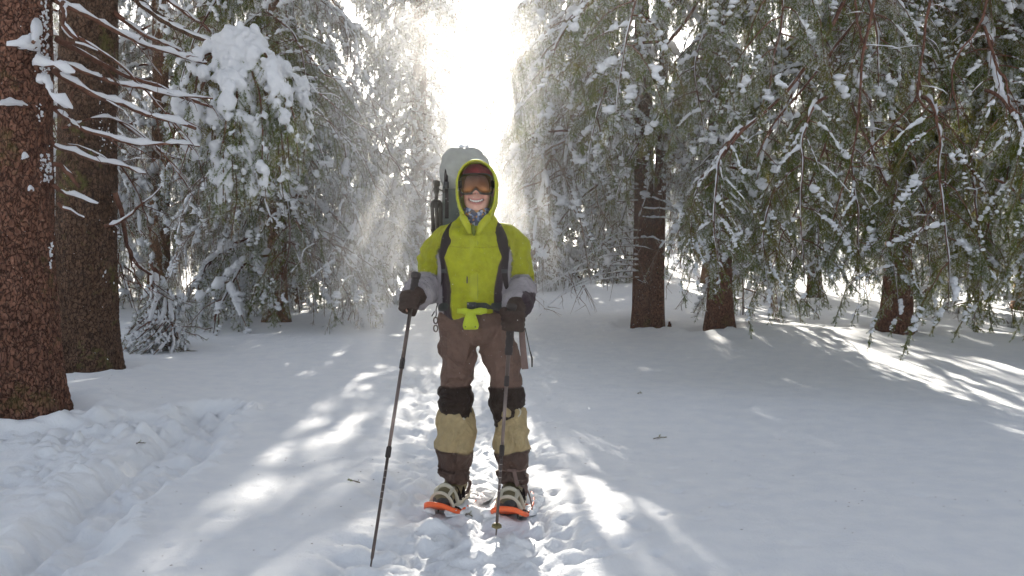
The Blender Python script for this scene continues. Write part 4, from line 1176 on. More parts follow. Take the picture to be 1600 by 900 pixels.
cc[on_arm] *= np.array([.84, .82, .8])
for zz_, w_ in ((1.318, .0025),):
    ln2 = (np.abs(V[:, 2] - zz_ - .03 * np.abs(V[:, 0] + .19)) < w_) & ~on_arm & (V[:, 1] < BY)
    cc[ln2] *= .72
sm_ = (np.abs(arm - .096) < .003) & (V[:, 2] > 1.1); cc[sm_] *= .6
V = V1
jacket = put("jacket", V, F, M['cloth'], person, cc)
# placket, collar flap, pocket slit, hem tie
Pp = [(-.190, jfront(-.19, z) - .004, z) for z in (1.035, 1.10, 1.18, 1.26, 1.33, 1.385)]
putp("zip_placket", [ribbon(Pp, .019, .005)], M['lime'], person)
putp("placket_edge", [limb([(p[0] + .020, p[1] + .001, p[2]) for p in Pp], [.0022] * 6)], M['limed'], person)
putp("pocket_zip", [limb([(-.221, jfront(-.221, 1.185) - .004, 1.19), (-.222, jfront(-.221, 1.14) - .004, 1.14)], [.0035, .0035])], M['buckle'], person)
# stand-up collar opening with the dark lining and the two lapels
V, F = fuse([limb([(-.195, 3.990, 1.43), (-.190, 3.978, 1.395), (-.188, 3.985, 1.375)], [.008, .012, .004], [.008, .008, .005])], .004, 2)
put("collar_lining", V, F, simple("dark_green_lining", (.13, .15, .02), .8, .2), person)
cw = []
for sgn in (-1, 1):
    cw.append(limb([(-.180 + sgn * .076, 4.07, 1.50), (-.182 + sgn * .060, 4.015, 1.465), (-.185 + sgn * .036, 3.990, 1.43), (-.188 + sgn * .018, 3.980, 1.385)], [.012, .017, .018, .010], [.014, .012, .010, .008]))
V, F = fuse(cw + [limb([(-.180, 4.16, 1.43), (-.180, 4.165, 1.50)], [.085, .080], [.03, .03])], .0045, 3)
N = vnormals(V, F); V = V + N * (.003 * creases(V, (20, 20, 20), 3))[:, None]
put("collar", V, F, M['lime'], person)
tie = []
for sgn, wv in ((-1, .9), (1, 1.0)):
    tie.append(limb([(-.200, 3.958, .998), (-.200 + sgn * .035 * wv, 3.955, 1.002), (-.200 + sgn * .078 * wv, 3.965, 1.004)], [.010, .016, .012], [.008, .010, .006], ref=(0, 1, 0)))
tie.append(limb([(-.202, 3.952, 1.005), (-.203, 3.945, .975), (-.204, 3.948, .935), (-.203, 3.955, .915)], [.014, .026, .042, .036], [.012, .012, .009, .005], n=28))
V, F = fuse(tie, .0035, 3); N = vnormals(V, F)
V = V + N * (.004 * creases(V, (44, 10, 5), 2))[:, None]
put("hem_tie", V, F, simple("bright_lime_fabric", (.42, .50, .02), .55, .35, 20, .12, 200, .3), person)
putp("eyelet", [ball((-.228, 3.942, .928), (.0045, .002, .0045))], M['buckle'], person); putp("eyelet", [ball((-.180, 3.942, .927), (.0045, .002, .0045))], M['buckle'], person)

# hood: a shell open to the front, its brim standing out over the goggles
us = np.linspace(R(-62), R(242), 54)
prof = [(-.128, 1.00, 1.02), (-.131, 1.03, 1.06), (-.115, 1.06, 1.07), (-.075, 1.06, 1.06), (-.02, 1.09, 1.10), (.035, 1.10, 1.12), (.085, 1.02, 1.02), (.12, .78, .80), (.138, .40, .42), (.142, .02, .02)]
hv = []
for (yy, ka, kb) in prof:
    for u in us:
        c, s = math.cos(u), math.sin(u)
        zz = (s ** .88 if s > 0 else s) * (.113 if s > 0 else .150) * kb
        xx = (c if s > 0 else math.copysign(abs(c) ** .55, c)) * .094 * ka
        pull = .035 * max(0, s) ** 2 * (1 if yy < -.05 else 0) * 0
        fy = yy + ((.045 * (1 - max(0, s) ** 2) + .015 * max(0, -s)) * sstep(-.02, -.11, yy) if yy < -.02 else 0) - (.014 * max(0, s) ** 3 if yy < -.09 else 0)
        hv.append((hx + .001 + xx, hy + fy, hz + .018 + zz))
hv = np.array(hv); nu = len(us); i = (np.arange(len(prof) - 1)[:, None] * nu + np.arange(nu - 1)[None]).ravel()
hf = np.concatenate([np.stack([i, i + 1, i + nu + 1], -1), np.stack([i, i + nu + 1, i + nu], -1)])
mb = MB(); mb.add(hv, hf)
ho = link("hood", mb.mesh("hood", [M['lime']]), person); ho.matrix_parent_inverse = Matrix.Translation(-Vector(person.location))
s_ = ho.modifiers.new("s", 'SOLIDIFY'); s_.thickness = .010; s_.offset = 0
s_ = ho.modifiers.new("ss", 'SUBSURF'); s_.levels = 2; s_.render_levels = 2
tx = bpy.data.textures.new("hood_folds", 'CLOUDS'); tx.noise_scale = .045
s_ = ho.modifiers.new("d", 'DISPLACE'); s_.texture = tx; s_.strength = .012; s_.mid_level = .5; s_.texture_coords = 'GLOBAL'
# rolled brim edge
rim = [(hx + .001 + (math.cos(u) if math.sin(u) > 0 else math.copysign(abs(math.cos(u)) ** .55, math.cos(u))) * .0965, hy - .132 - (.014 * max(0, math.sin(u)) ** 3) + .045 * (1 - max(0, math.sin(u)) ** 2) + .015 * max(0, -math.sin(u)), hz + .018 + (math.sin(u) ** .88 * .1185 if math.sin(u) > 0 else math.sin(u) * .15)) for u in us]
putp("hood_edge", [limb(rim, [.0052] * len(rim), step=.008, n=10)], M['lime'], person)
# hat, goggles, neck tube
V, F = fuse([ball((hx, hy + .01, hz + .050), (.088, .104, .098))], .006, 3)
V[:, 2] = np.maximum(V[:, 2], hz + .040 + .0); 
put("hat", V, F, M['hat'], person)
def arcface(w, zc, hh, yo, n=28, m_=9, nose=.0):
    """a goggle shape wrapped round the face"""
    v = []; 
    for k in range(m_):
        tt = k / (m_ - 1) * 2 - 1
        for i_ in range(n):
            u = i_ / (n - 1) * 2 - 1
            hh2 = hh * (1 - .30 * abs(u) ** 5) 
            z_ = zc + tt * hh2
            if tt < 0: z_ += -tt * nose * math.exp(-(u / .17) ** 2)
            a_ = u * w
            v.append((hx + math.sin(a_) * .086, hy + .012 - math.cos(a_) * yo - .006 * (1 - tt * tt), z_))
    v = np.array(v); i = (np.arange(m_ - 1)[:, None] * n + np.arange(n - 1)[None]).ravel()
    f = np.concatenate([np.stack([i, i + 1, i + n + 1], -1), np.stack([i, i + n + 1, i + n], -1)])
    return v, f
def gog(name, args, mat, th):
    mb = MB(); mb.add(*arcface(*args)); o = link(name, mb.mesh(name, [mat]), person); o.matrix_parent_inverse = Matrix.Translation(-Vector(person.location))
    s_ = o.modifiers.new("s", 'SOLIDIFY'); s_.thickness = th; s_.offset = -1
    return o
gog("goggle_frame", (1.25, hz + .026, .0535, .130, 30, 9, .022), M['gframe'], .030)
gog("goggle_lens", (1.13, hz + .027, .0445, .139, 30, 9, .022), M['lens'], .006)
putp("goggle_strap", [torus_band(hx, hy + .01, hz + .03, .0975, .113, .019, .003, arc=(R(-50), R(230)))], M['gframe'], person)
V, F = fuse([limb([(hx, hy + .018, hz - .165), (hx, hy + .006, hz - .14), (hx, hy - .006, hz - .115), (hx, hy - .002, hz - .085)], [.072, .069, .066, .068], [.070, .072, .075, .070], n=36)], .0045, 2)
N = vnormals(V, F); V = V + N * (.004 * creases(V, (12, 12, 40), 6))[:, None]
V[:, 2] -= .030 * np.exp(-((V[:, 1] - (hy - .08)) / .03) ** 2) * sstep(hz - .12, hz - .085, V[:, 2])
put("neck_tube", V, F, M['buff'], person)

# gloves
def glove(C, A, e1, e2, wr, el, nm):
    g, pc = grip(C, A, e1, e2, .0118, .0028, .030)
    d = (el - wr) / np.linalg.norm(el - wr)
    cuff = limb([pc, pc + (wr - pc) * .6, wr, wr + d * .04, wr + d * .10], [.030, .034, .040, .048, .060], [.036, .038, .042, .050, .062], n=28)
    V, F = fuse(g + [cuff], .0035, 2)
    N = vnormals(V, F)
    dd = np.linalg.norm(V - wr, axis=1)
    V = V + N * (.0022 * creases(V, (22, 22, 22), 4) + .0045 * creases(V, (14, 14, 20), 24) * sstep(.03, .0, np.abs((V - wr) @ d - .03) - .05) * 0.8)[:, None]
    o = put("glove", V, F, M['glove'], person)
    P0 = wr + d * .10
    Q = []
    rr = .064
    a_ = np.linspace(0, 2 * np.pi, 28); ex = np.cross(d, [0, 0, 1.]); ex /= np.linalg.norm(ex); ey = np.cross(ex, d)
    Q = P0 + rr * (np.cos(a_)[:, None] * ex + np.sin(a_)[:, None] * ey)
    return o
glove(HL, AL, (.25, 1, .1), (-1, .1, 0), WRL, ELL, "l")
glove(HR, AR, (.35, .9, .35), (1, -.3, .1), WRR, ELR, "r")

# gaiters
def gaiter(P, A_, zt, sgn, seed):
    V, F = fuse([limb(P, A_, [a * 1.08 for a in A_], n=36, step=.012)], .005, 3)
    N = vnormals(V, F)
    top = np.exp(-((V[:, 2] - zt) / .022) ** 2)
    am = .0035 * creases(V, (11, 11, 5), seed) + .0035 * vnoise(V, 11, seed + 5) + .003 * creases(np.stack([V[:, 2] * 16 - sgn * V[:, 0] * 22, V[:, 1] * 9, V[:, 0] * 2], -1), (1, 1, 1), seed + 31) + top * .0045 * vnoise(np.stack([np.arctan2(V[:, 1] - 4.12, V[:, 0] - P[0][0]) * 6, V[:, 2] * 3, V[:, 2] * 0], -1), 1, seed) 
    am = am + .0045 * creases(np.stack([(V[:, 2] * 9 + sgn * V[:, 0] * 14), V[:, 1] * 6, V[:, 0] * 2], -1), (1, 1, 1), seed + 3) * sstep(zt, zt - .05, V[:, 2])
    am = am + .004 * creases(V, (30, 30, 6), seed + 7) * sstep(zt - .06, zt, V[:, 2])
    low = sstep(.290, .284, V[:, 2] + .012 * sgn * (V[:, 0] - P[0][0]) * 10)
    am = am - .0035 * np.exp(-((V[:, 2] - .287) / .004) ** 2) + .004 * creases(V, (6, 6, 36), seed + 2) * sstep(.24, .15, V[:, 2])
    am = am - .006 * np.exp(-((V[:, 2] - .185) / .006) ** 2)
    V = V + N * (am * 2.4)[:, None]
    TAN = np.array([.37, .285, .15]); DB = np.array([.075, .047, .037])
    cc = TAN * (1 - low[:, None]) + DB * low[:, None]
    o = put("gaiter", V, F, M['cloth'], person, cc)
    return o
gaiter([(-.277, 4.115, .492), (-.278, 4.115, .475), (-.284, 4.12, .42), (-.292, 4.13, .31), (-.296, 4.155, .225), (-.300, 4.17, .18), (-.308, 4.165, .125)], [.066, .073, .086, .093, .074, .068, .074], .483, 1, 3)
gaiter([(-.020, 4.09, .492), (-.017, 4.09, .475), (-.002, 4.10, .42), (-.001, 4.105, .31), (.004, 4.11, .225), (.005, 4.12, .18), (.004, 4.11, .125)], [.060, .068, .081, .086, .075, .064, .066], .483, -1, 13)
# ankle strap round the right gaiter and cords at the gaiter tops
putp("ankle_strap", [torus_band(.004, 4.115, .195, .071, .076, .008, .004)], M['strapw'], person)
putp("ankle_strap", [torus_band(-.299, 4.165, .195, .072, .077, .005, .004)], M['dark'], person)
putp("gaiter_buckle", [ball((-.245, 4.03, .455), (.010, .006, .010)), ball((-.248, 4.026, .435), (.007, .005, .009))], M['beige'], person)
putp("gaiter_buckle", [limb([(.035, 4.03, .51), (.045, 4.035, .49), (.03, 4.02, .47)], [.004, .005, .004])], M['beige'], person)
# boots
def boot(ax, ay, yaw, mats=M):
    c, s = math.cos(yaw), math.sin(yaw)
    def W(p): x, y, z = p; return (ax + x * c - y * s, ay + x * s + y * c, z)
    shaft = limb([W((0, .02, .20)), W((0, .02, .13)), W((0, .01, .08))], [.055, .056, .056], [.062, .066, .075])
    foot = limb([W((0, .09, .065)), W((0, .03, .075)), W((0, -.05, .072)), W((0, -.12, .058)), W((0, -.175, .046)), W((0, -.195, .040))], [.036, .047, .050, .053, .045, .02], [.045, .050, .048, .038, .030, .015])
    V, F = fuse([shaft, foot], .005, 3); N = vnormals(V, F); V = V + N * (.003 * creases(V, (12, 12, 20), 5))[:, None]
    o = put("boot", V, F, M['boot'], person)
    sole = limb([W((0, .10, .026)), W((0, .02, .026)), W((0, -.06, .026)), W((0, -.13, .027)), W((0, -.195, .032))], [.036, .044, .046, .052, .034], [.012] * 5, pw=4)
    putp("boot_sole", [sole], M['bootd'], person)
    cap = fuse([limb([W((0, -.135, .052)), W((0, -.17, .046)), W((0, -.20, .038))], [.055, .049, .024], [.040, .034, .016])], .005, 2)
    put("toe_cap", cap[0], cap[1], M['bootd'], person)
YL, YR = R(-20), R(-9)
SL = (-.300, 4.185); SR = (.006, 4.125)
boot(*SL, YL); boot(*SR, YR)

# ------------------------------------------------------------------ snowshoes
def snowshoe(ax, ay, yaw, label):
    t = link("snowshoe", None, None, (ax, ay, -.022), (0, 0, yaw)); t.scale = (1.0, .92, 1.0); tag(t, label, "snowshoe", "the hiker's snowshoes")
    def P(name, parts, mat):
        V, F = join(parts); mb = MB(); mb.add(V, F); return link(name, mb.mesh(name, [mat]), t)
    # deck outline: rounded wide nose, waist, narrow tail; nose tipped up out of the snow
    n = 40; a = np.arange(n) / n * 2 * np.pi
    def outline(k):
        y = -np.cos(a) * .30 + .03
        w_ = (.104 + .012 * np.cos(a)) * np.abs(np.sin(a)) ** .62 * np.sign(np.sin(a))
        return w_ * k, y * (1 - (1 - k) * .35)
    def zz(y, x): return .012 + .060 * np.clip((-y - .13) / .14, 0, 1) ** 1.7 + .0 * x
    rings = []
    for (k, dz) in ((.0001, .004), (.5, .004), (.86, .003), (.95, .013), (1.0, .010), (1.0, -.012), (.94, -.014), (.9, -.004), (.0001, -.004)):
        x, y = outline(k); rings.append(np.stack([x, y, zz(y, x) + dz], -1))
    v = np.concatenate(rings); k_ = len(rings)
    i = (np.arange(k_ - 1)[:, None] * n + np.arange(n)[None]).ravel(); j = (np.arange(k_ - 1)[:, None] * n + (np.arange(n)[None] + 1) % n).ravel()
    f = np.concatenate([np.stack([i, j, j + n], -1), np.stack([i, j + n, i + n], -1)])
    P("deck", [(v, f)], M['orange'])
    rng = np.random.RandomState(int(ax * 100) % 50 + 60); mb = MB()
    for k in range(110):
        yy = rng.uniform(-.20, .32); xx = rng.uniform(-1, 1) * .095
        if abs(xx) < .05 and -.2 < yy < .12: continue
        r_ = rng.uniform(.014, .042)
        lump(mb, (xx, yy, .006 + .06 * max(0, (-yy - .13) / .14) ** 1.7), (r_ * 1.3, r_ * 1.3, r_ * .7), rng, 0, .5)
    o = link("packed_snow", mb.mesh("packed_snow", [M['snow']]), t); tag(o, kind="stuff")
    bx = []
    # beige toe basket: arches over the toe with a big oval window
    for (y0, z1, w1, r1) in ((-.170, .104, .064, .011), (-.110, .132, .067, .011)):
        u = np.linspace(R(-8), R(188), 16)
        bx.append(limb([(math.cos(q) * w1, y0 - .015 * math.sin(q), .022 + math.sin(q) * (z1 - .02)) for q in u], [r1] * 16, [.007] * 16, step=.01, n=10))
    for sgn in (-1, 1):
        bx.append(limb([(sgn * .034, -.178, .090), (sgn * .042, -.145, .110), (sgn * .036, -.108, .122)], [.010, .011, .011], [.006] * 3))
        bx.append(limb([(sgn * .060, -.150, .035), (sgn * .064, -.05, .040), (sgn * .060, .05, .045), (sgn * .045, .10, .06)], [.006] * 4, [.014, .014, .014, .012]))
    bx.append(limb([(-.018, -.180, .098), (.018, -.180, .098)], [.006, .006]))
    P("binding_cage", bx, M['beige'])
    P("binding_strap", [limb([(-.064, -.075, .05), (-.045, -.075, .105), (0, -.075, .128), (.045, -.075, .105), (.064, -.075, .05)], [.010] * 5, [.003] * 5, ref=(0, 1, 0.01)),
                        limb([(.062, -.03, .05), (.050, -.01, .105), (.020, -.03, .150)], [.009] * 3, [.003] * 3),
                        limb([(-.062, -.03, .05), (-.050, -.01, .105), (-.020, -.03, .150)], [.009] * 3, [.003] * 3),
                        limb([(.052, -.16, .036), (.082, -.168, .040), (.104, -.165, .028)], [.011, .012, .008], [.003] * 3, ref=(0, 0, 1)),
                        limb([(-.050, -.165, .036), (-.066, -.175, .042)], [.012, .011], [.004] * 2, ref=(0, 0, 1))], M['dark'])
    P("heel_strap", [limb([(.058, .03, .06), (.052, .09, .105), (0, .118, .12), (-.052, .09, .105), (-.058, .03, .06)], [.010] * 5, [.003] * 5)], M['strapw'])
    P("crampon", [limb([(sgn * .04, -.12, .012), (sgn * .042, -.125, -.02)], [.006, .002]) for sgn in (-1, 1)], M['metal'])
    return t
s1 = snowshoe(SL[0], SL[1], YL, "orange snowshoe with beige binding under the hiker's boot beside the pole that stands apart")
s2 = snowshoe(SR[0], SR[1], YR, "orange snowshoe nearer the camera, partly behind the pole with the olive basket")
putp("loose_strap", [limb([(.045, 4.03, .12), (.075, 3.99, .11), (.095, 3.95, .06), (.098, 3.93, .03)], [.004] * 4, [.009] * 4, ref=(0, 1, 0))], M['strapw'], person)
putp("boot_strap", [limb([(.010, 4.030, .20), (.018, 4.035, .16), (.028, 4.02, .12)], [.010] * 3, [.003] * 3)], M['strapw'], person)

# ------------------------------------------------------------------ trekking poles
def pole(tip, top, label, basket, ribs, seed):
    t = link("trekking_pole", None, None, tuple(tip)); tag(t, label, "trekking pole", "the hiker's trekking poles")
    d = top - tip; L = np.linalg.norm(d); d = d / L
    at = lambda s: tip + d * s
    def P(name, parts, mat): return putp(name, parts, mat, t)
    P("lower_shaft", [loft([at(0), at(.04), at(.05), at(L * .36)], [.003, .004, .0068, .0068], [.003, .004, .0068, .0068], 14)], M['metal'])
    P("middle_shaft", [loft([at(L * .355), at(L * .66)], [.0080] * 2, [.0080] * 2, 14)], M['metal2'])
    P("upper_shaft", [loft([at(L * .655), at(L - .12)], [.0092] * 2, [.0092] * 2, 14)], M['metal'])
    for s in (.36, .66): P("lock_collar", [loft([at(L * s - .024), at(L * s - .020), at(L * s + .02), at(L * s + .026)], [.0085, .0118, .0118, .009], [.0085, .0118, .0118, .009], 14)], M['rubber'])
    lo = L - ribs
    sgs = np.linspace(lo, L - .03, 16); rr = np.where(np.arange(16) % 3 == 0, .0165, .0185)
    P("grip", [loft([at(s) for s in sgs], rr, rr, 16), loft([at(L - .035), at(L - .02), at(L - .004), at(L)], [.017, .023, .024, .015], [.017, .024, .026, .016], 18)], M['rubber'])
    for k in range(9 if ribs > .2 else 5):
        s = lo + .012 + k * .0105
        a_ = np.linspace(R(190), R(350), 8) if True else None
        ex = np.array([1, 0, 0.]); ey = np.cross(d, ex)
        P("grip_rib", [limb([at(s) + (math.cos(q) * ex + math.sin(q) * (-ey)) * -.0186 + d * .004 * math.cos(q) for q in np.linspace(R(20), R(160), 7)], [.0016] * 7)], M['rib'])
    if basket:
        P("basket", [loft([at(.030), at(.036), at(.048), at(.056)], [.010, .024, .022, .010], [.010, .024, .022, .010], 20)], M['basket'])
    for k in range(5):
        P("size_mark", [loft([at(L * .30 - k * .03), at(L * .30 - k * .03 + .003)], [.0070] * 2, [.0070] * 2, 12)], M['rib'])
    return t
pole(PL_TIP, PL_TOP, "dark trekking pole planted apart from the boots on the left of the hiker", False, .15, 1)
p2 = pole(PR_TIP, PR_TOP, "dark trekking pole before the hiker's leg with a small olive basket at its tip", True, .24, 2)
putp("wrist_strap", [ribbon([(.035, 3.80, .99), (.046, 3.80, .93), (.050, 3.80, .86), (.062, 3.80, .735)], [.012, .014, .015, .016], .002)], M['strapw'], p2)
putp("cord", [limb([(.062, 3.80, .93), (.075, 3.80, .87), (.085, 3.80, .82), (.094, 3.80, .79), (.095, 3.80, .745)], [.0025, .0025, .0025, .005, .0035])], M['gpalm'], p2)

# ------------------------------------------------------------------ backpack
pack = link("backpack", None, None, (-.22, 4.38, 1.0)); tag(pack, "tall grey and dark green trekking backpack on the hiker's back rising behind the hood", "backpack")
V, F = fuse([limb([(-.225, 4.37, .98), (-.228, 4.375, 1.05), (-.232, 4.38, 1.3), (-.238, 4.38, 1.55), (-.244, 4.38, 1.68), (-.246, 4.38, 1.74)], [.10, .135, .142, .140, .130, .10], [.07, .10, .115, .115, .105, .08], n=40, pw=2.8),
             limb([(-.345, 4.36, 1.05), (-.350, 4.36, 1.2), (-.352, 4.36, 1.36)], [.04, .045, .035], [.05, .06, .04])], .007, 4)
N = vnormals(V, F); V = V + N * (.006 * creases(V, (7, 7, 9), 4) + .005 * vnoise(V, 9, 2))[:, None]
put("pack_body", V, F, M['packbody'], pack)
V, F = fuse([limb([(-.252, 4.375, 1.655), (-.253, 4.372, 1.69), (-.256, 4.370, 1.75), (-.258, 4.368, 1.81), (-.255, 4.368, 1.845), (-.252, 4.368, 1.858)], [.112, .128, .130, .118, .088, .04], [.11, .13, .132, .12, .09, .04], n=40, pw=2.5),
             ball((-.232, 4.35, 1.828), (.070, .07, .034)), ball((-.285, 4.30, 1.72), (.08, .06, .06))], .006, 4)
N = vnormals(V, F)
V = V + N * (.006 * creases(V, (6, 6, 13), 8) + .004 * vnoise(V, 14, 2) + .005 * creases(np.stack([V[:, 2] * 22 + V[:, 0] * 12, V[:, 1] * 5, V[:, 0] * 3], -1), (1, 1, 1), 3))[:, None]
put("pack_lid", V, F, M['packlid'], pack)
sn_ = MB(); rg = np.random.RandomState(8)
snP = [(-.352 + .022 * k, 4.345 + .004 * math.sin(k), 1.812 + .050 * math.sin((k + .3) / 9.2 * math.pi)) for k in range(10)]
snP, _s = resample(np.array(snP), .008)
snowline(sn_, snP, .022, .016, rg, 0, 8, .0)
me_ = sn_.mesh("lid_snow", [M['bsnow']]); o = link("lid_snow", me_, pack); o.matrix_parent_inverse = Matrix.Translation(-Vector(pack.location))
for xx in (-.345, -.160):
    putp("lid_strap", [ribbon([(xx, 4.262, 1.74), (xx - .004, 4.255, 1.68), (xx, 4.258, 1.60), (xx, 4.258, 1.48)], .010, .003)], M['dark'], pack)
putp("strap_buckle", [cuboid((-.347, 4.250, 1.655), (.014, .007, .018))], M['buckle'], pack)
def over(x0, x1, x2, x3, x4):
    zs = [1.30, 1.39, 1.432, 1.415, 1.36, 1.28, 1.20, 1.12, 1.07]
    xs_ = [x0, x0, x0, x1, x2, x3, x3, x4, x4]
    ys_ = [4.285, 4.245, 4.17, 4.07, 0, 0, 0, 0, 0]
    out = []
    for k, (x, z) in enumerate(zip(xs_, zs)):
        y = ys_[k] or jfront(x, z) - .012
        out.append((x, y, z))
    sg = -1 if x0 < -.19 else 1
    out[-2] = (x4 + sg * .012, out[-2][1] + .015, out[-2][2]); out[-1] = (x4 + sg * .028, out[-1][1] + .05, out[-1][2])
    return out
SLP = over(-.290, -.300, -.325, -.336, -.335); SRP = over(-.085, -.075, -.050, -.038, -.040)
for nm, pth in (("l", SLP), ("r", SRP)):
    V, F = fuse([limb(pth, [.026, .028, .029, .029, .028, .024, .018, .012, .011], [.010, .011, .011, .011, .010, .009, .007, .005, .005], ref=(0, 1, .2), step=.012, pw=3)], .004, 2)
    put("shoulder_strap", V, F, M['dark'], pack)
    mid = pth[4]
    putp("strap_adjuster", [cuboid((pth[6][0], pth[6][1] - .010, pth[6][2]), (.015, .005, .010))], M['buckle'], pack)
    putp("load_lifter", [ribbon([(pth[2][0], 4.28, 1.47), (pth[3][0], 4.16, 1.445), (pth[3][0], pth[3][1] + .005, 1.43)], .008, .002)], M['dark'], pack)
V, F = torus_band(-.198, BY, 1.028, .170, .143, .017, .007)
putp("hip_belt", [(V, F)], M['belt'], pack)
for sgn in (-1, 1):
    V, F = fuse([limb([(-.198 + sgn * .182, 4.20, 1.02), (-.198 + sgn * .180, 4.10, 1.015), (-.198 + sgn * .140, 4.01, 1.018), (-.198 + sgn * .085, 3.972, 1.024)], [.030, .034, .030, .018], [.012, .014, .012, .008], ref=(0, 0, 1.0))], .005, 2) if False else fuse([limb([(-.198 + sgn * .166, 4.20, 1.022), (-.198 + sgn * .170, 4.10, 1.020), (-.198 + sgn * .140, 4.01, 1.022), (-.198 + sgn * .095, 3.976, 1.027)], [.010, .011, .010, .007], [.024, .026, .024, .017])], .005, 2)
    put("hip_pad", V, F, M['belt'], pack)
putp("belt_buckle", [cuboid((-.200, 3.962, 1.030), (.022, .008, .017)), cuboid((-.200, 3.955, 1.030), (.010, .006, .012))], M['buckle'], pack)
# clips and cord swinging from the hip belt
putp("gear_cord", [limb([(-.370, 4.02, 1.04), (-.380, 4.015, 1.01), (-.376, 4.01, .99), (-.383, 4.005, .965)], [.0028] * 4), limb([(-.386, 4.01, 1.0), (-.400, 4.005, .975)], [.0028] * 2)], M['buckle'], pack)
u = np.linspace(0, 2 * np.pi, 14)
for k, zc in enumerate((.955, .915)):
    putp("carabiner", [limb([(-.380 + .010 * math.cos(q), 4.0, zc + .016 * math.sin(q)) for q in u], [.0035] * 14, step=.005, n=8)], M['metal'], pack)

# ------------------------------------------------------------------ tripod on the side of the pack
tp = link("tripod", None, None, (-.402, 4.31, 1.2)); tag(tp, "folded dark camera tripod strapped upright to the side of the backpack", "tripod")
def TP(name, parts, mat=M['metal']): return putp(name, parts, mat, tp)
M['tri'] = simple("dark_tripod_metal", (.055, .045, .035), .45, .45, 12, .2, metal=.3)
tx_ = -.405
TP("quick_plate", [loft([(tx_ + .002, 4.31, 1.655), (tx_ + .002, 4.31, 1.660), (tx_ + .001, 4.31, 1.682), (tx_ + .001, 4.31, 1.686)], [.014, .019, .019, .015], [.02, .024, .024, .02], 20, 4)], M['tri'])
TP("tripod_head", [loft([(tx_ + .001, 4.31, 1.655), (tx_, 4.31, 1.640), (tx_, 4.31, 1.628), (tx_, 4.31, 1.61), (tx_, 4.31, 1.595), (tx_, 4.31, 1.585)], [.012, .017, .016, .009, .010, .012], [.012, .017, .016, .009, .010, .012], 18)], M['tri'])
TP("tripod_handle", [limb([(tx_ + .016, 4.30, 1.638), (tx_ + .034, 4.30, 1.632), (tx_ + .044, 4.30, 1.622)], [.004, .005, .007])], M['tri'])
TP("tripod_crown", [loft([(tx_, 4.31, 1.588), (tx_, 4.31, 1.575), (tx_, 4.31, 1.555), (tx_, 4.31, 1.54)], [.012, .028, .032, .022], [.012, .028, .032, .022], 20)], M['tri'])
for (dx_, dy_) in ((-.022, -.012), (.003, -.024), (.024, -.008)):
    b0 = np.array([tx_ + dx_, 4.31 + dy_, 1.570]); b1 = np.array([tx_ + dx_ * .55 + .012, 4.31 + dy_ * .8, 1.10])
    lg = TP("leg", [loft([b0, b0 + (b1 - b0) * .02, b0 + (b1 - b0) * .55], [.006, .0105, .0105], [.006, .0105, .0105], 12), loft([b0 + (b1 - b0) * .5, b1], [.008] * 2, [.008] * 2, 12)], M['tri'])
    TP("leg_clamp", [loft([b0 + (b1 - b0) * .53, b0 + (b1 - b0) * .58], [.014] * 2, [.014] * 2, 12)], M['buckle'])
TP("tie_strap", [torus_band(tx_ + .006, 4.31, 1.42, .032, .034, .008, .003)], M['dark'])

# ------------------------------------------------------------------ things lying on the snow
def twig_on_snow(px_, py_, d, L_, yaw, label, seed, green=True):
    rng = np.random.RandomState(seed); x, y = px(px_, d), d
    mb = MB(); P = [np.array([-L_ / 2, 0, .008]), np.array([0, .1 * L_, .014]), np.array([L_ / 2, 0, .01])]
    tube(mb, np.array(P), [.003, .0025, .0015], 5, 0)
    A_, B_ = [P[0], P[1], P[1]], [P[1], P[2], P[1] + np.array([.2 * L_, .25 * L_, .01])]
    tube(mb, np.array([P[0] * .5, P[0] * .5 + np.array([.1 * L_, -.3 * L_, .01])]), .0016, 4, 0)
    if green: needles(mb, A_, B_, rng, 700, .014, .0025, .05)
    z = float(ground_h(np.array([x]), np.array([y]))[0])
    o = link("fallen_twig", mb.mesh("fallen_twig", [M['twig'], M['needle'], M['frost']]), None, (x, y, z + .002), (0, 0, yaw))
    tag(o, label, "twig")
twig_on_snow(1032, 637, 5.7, .11, .35, "dark needled twig lying on smooth blue-grey snow right of the hiker", 1)
twig_on_snow(1000, 584, 7.4, .05, .1, "tiny dark twig on the smooth snow beyond the larger needled twig", 2)
twig_on_snow(731, 799, 4.02, .05, -.7, "small dark sprig lying in the shade between the two snowshoes", 3)
twig_on_snow(552, 757, 4.5, .09, 2.6, "thin mossy green twig half sunk in the trampled snow left of the snowshoes", 4)
twig_on_snow(215, 680, 5.35, .08, .5, "small brown-green twig stuck in the churned snow of the side trail", 5)
# fallen needles and bark crumbs
mb = MB(); rg = np.random.RandomState(44)
N_ = 900; xx = rg.uniform(-4.5, 5.5, N_); yy = 3 + rg.uniform(0, 1, N_) ** 1.3 * 9
keep = vnoise(np.stack([xx, yy, xx * 0], -1), .9, 5) > -.05; xx, yy = xx[keep], yy[keep]
zz_ = ground_h(xx.copy(), yy.copy()) + .002
for x_, y_, z_ in zip(xx, yy, zz_):
    a_ = rg.uniform(0, 3.14); l_ = rg.uniform(.003, .010); w_ = .0012 if rg.rand() < .85 else .003
    d_ = np.array([math.cos(a_), math.sin(a_), 0]) * l_; e_ = np.array([-math.sin(a_), math.cos(a_), 0]) * w_
    p_ = np.array([x_, y_, z_]); mb.add([p_ - d_, p_ + e_ + [0, 0, .002], p_ + d_], [(0, 1, 2)])
    mb.add([p_ - d_, p_ + d_, p_ - e_ + [0, 0, .002]], [(0, 1, 2)])
tag(link("fallen_needles", mb.mesh("fallen_needles", [M['twig']], False)), kind="stuff")
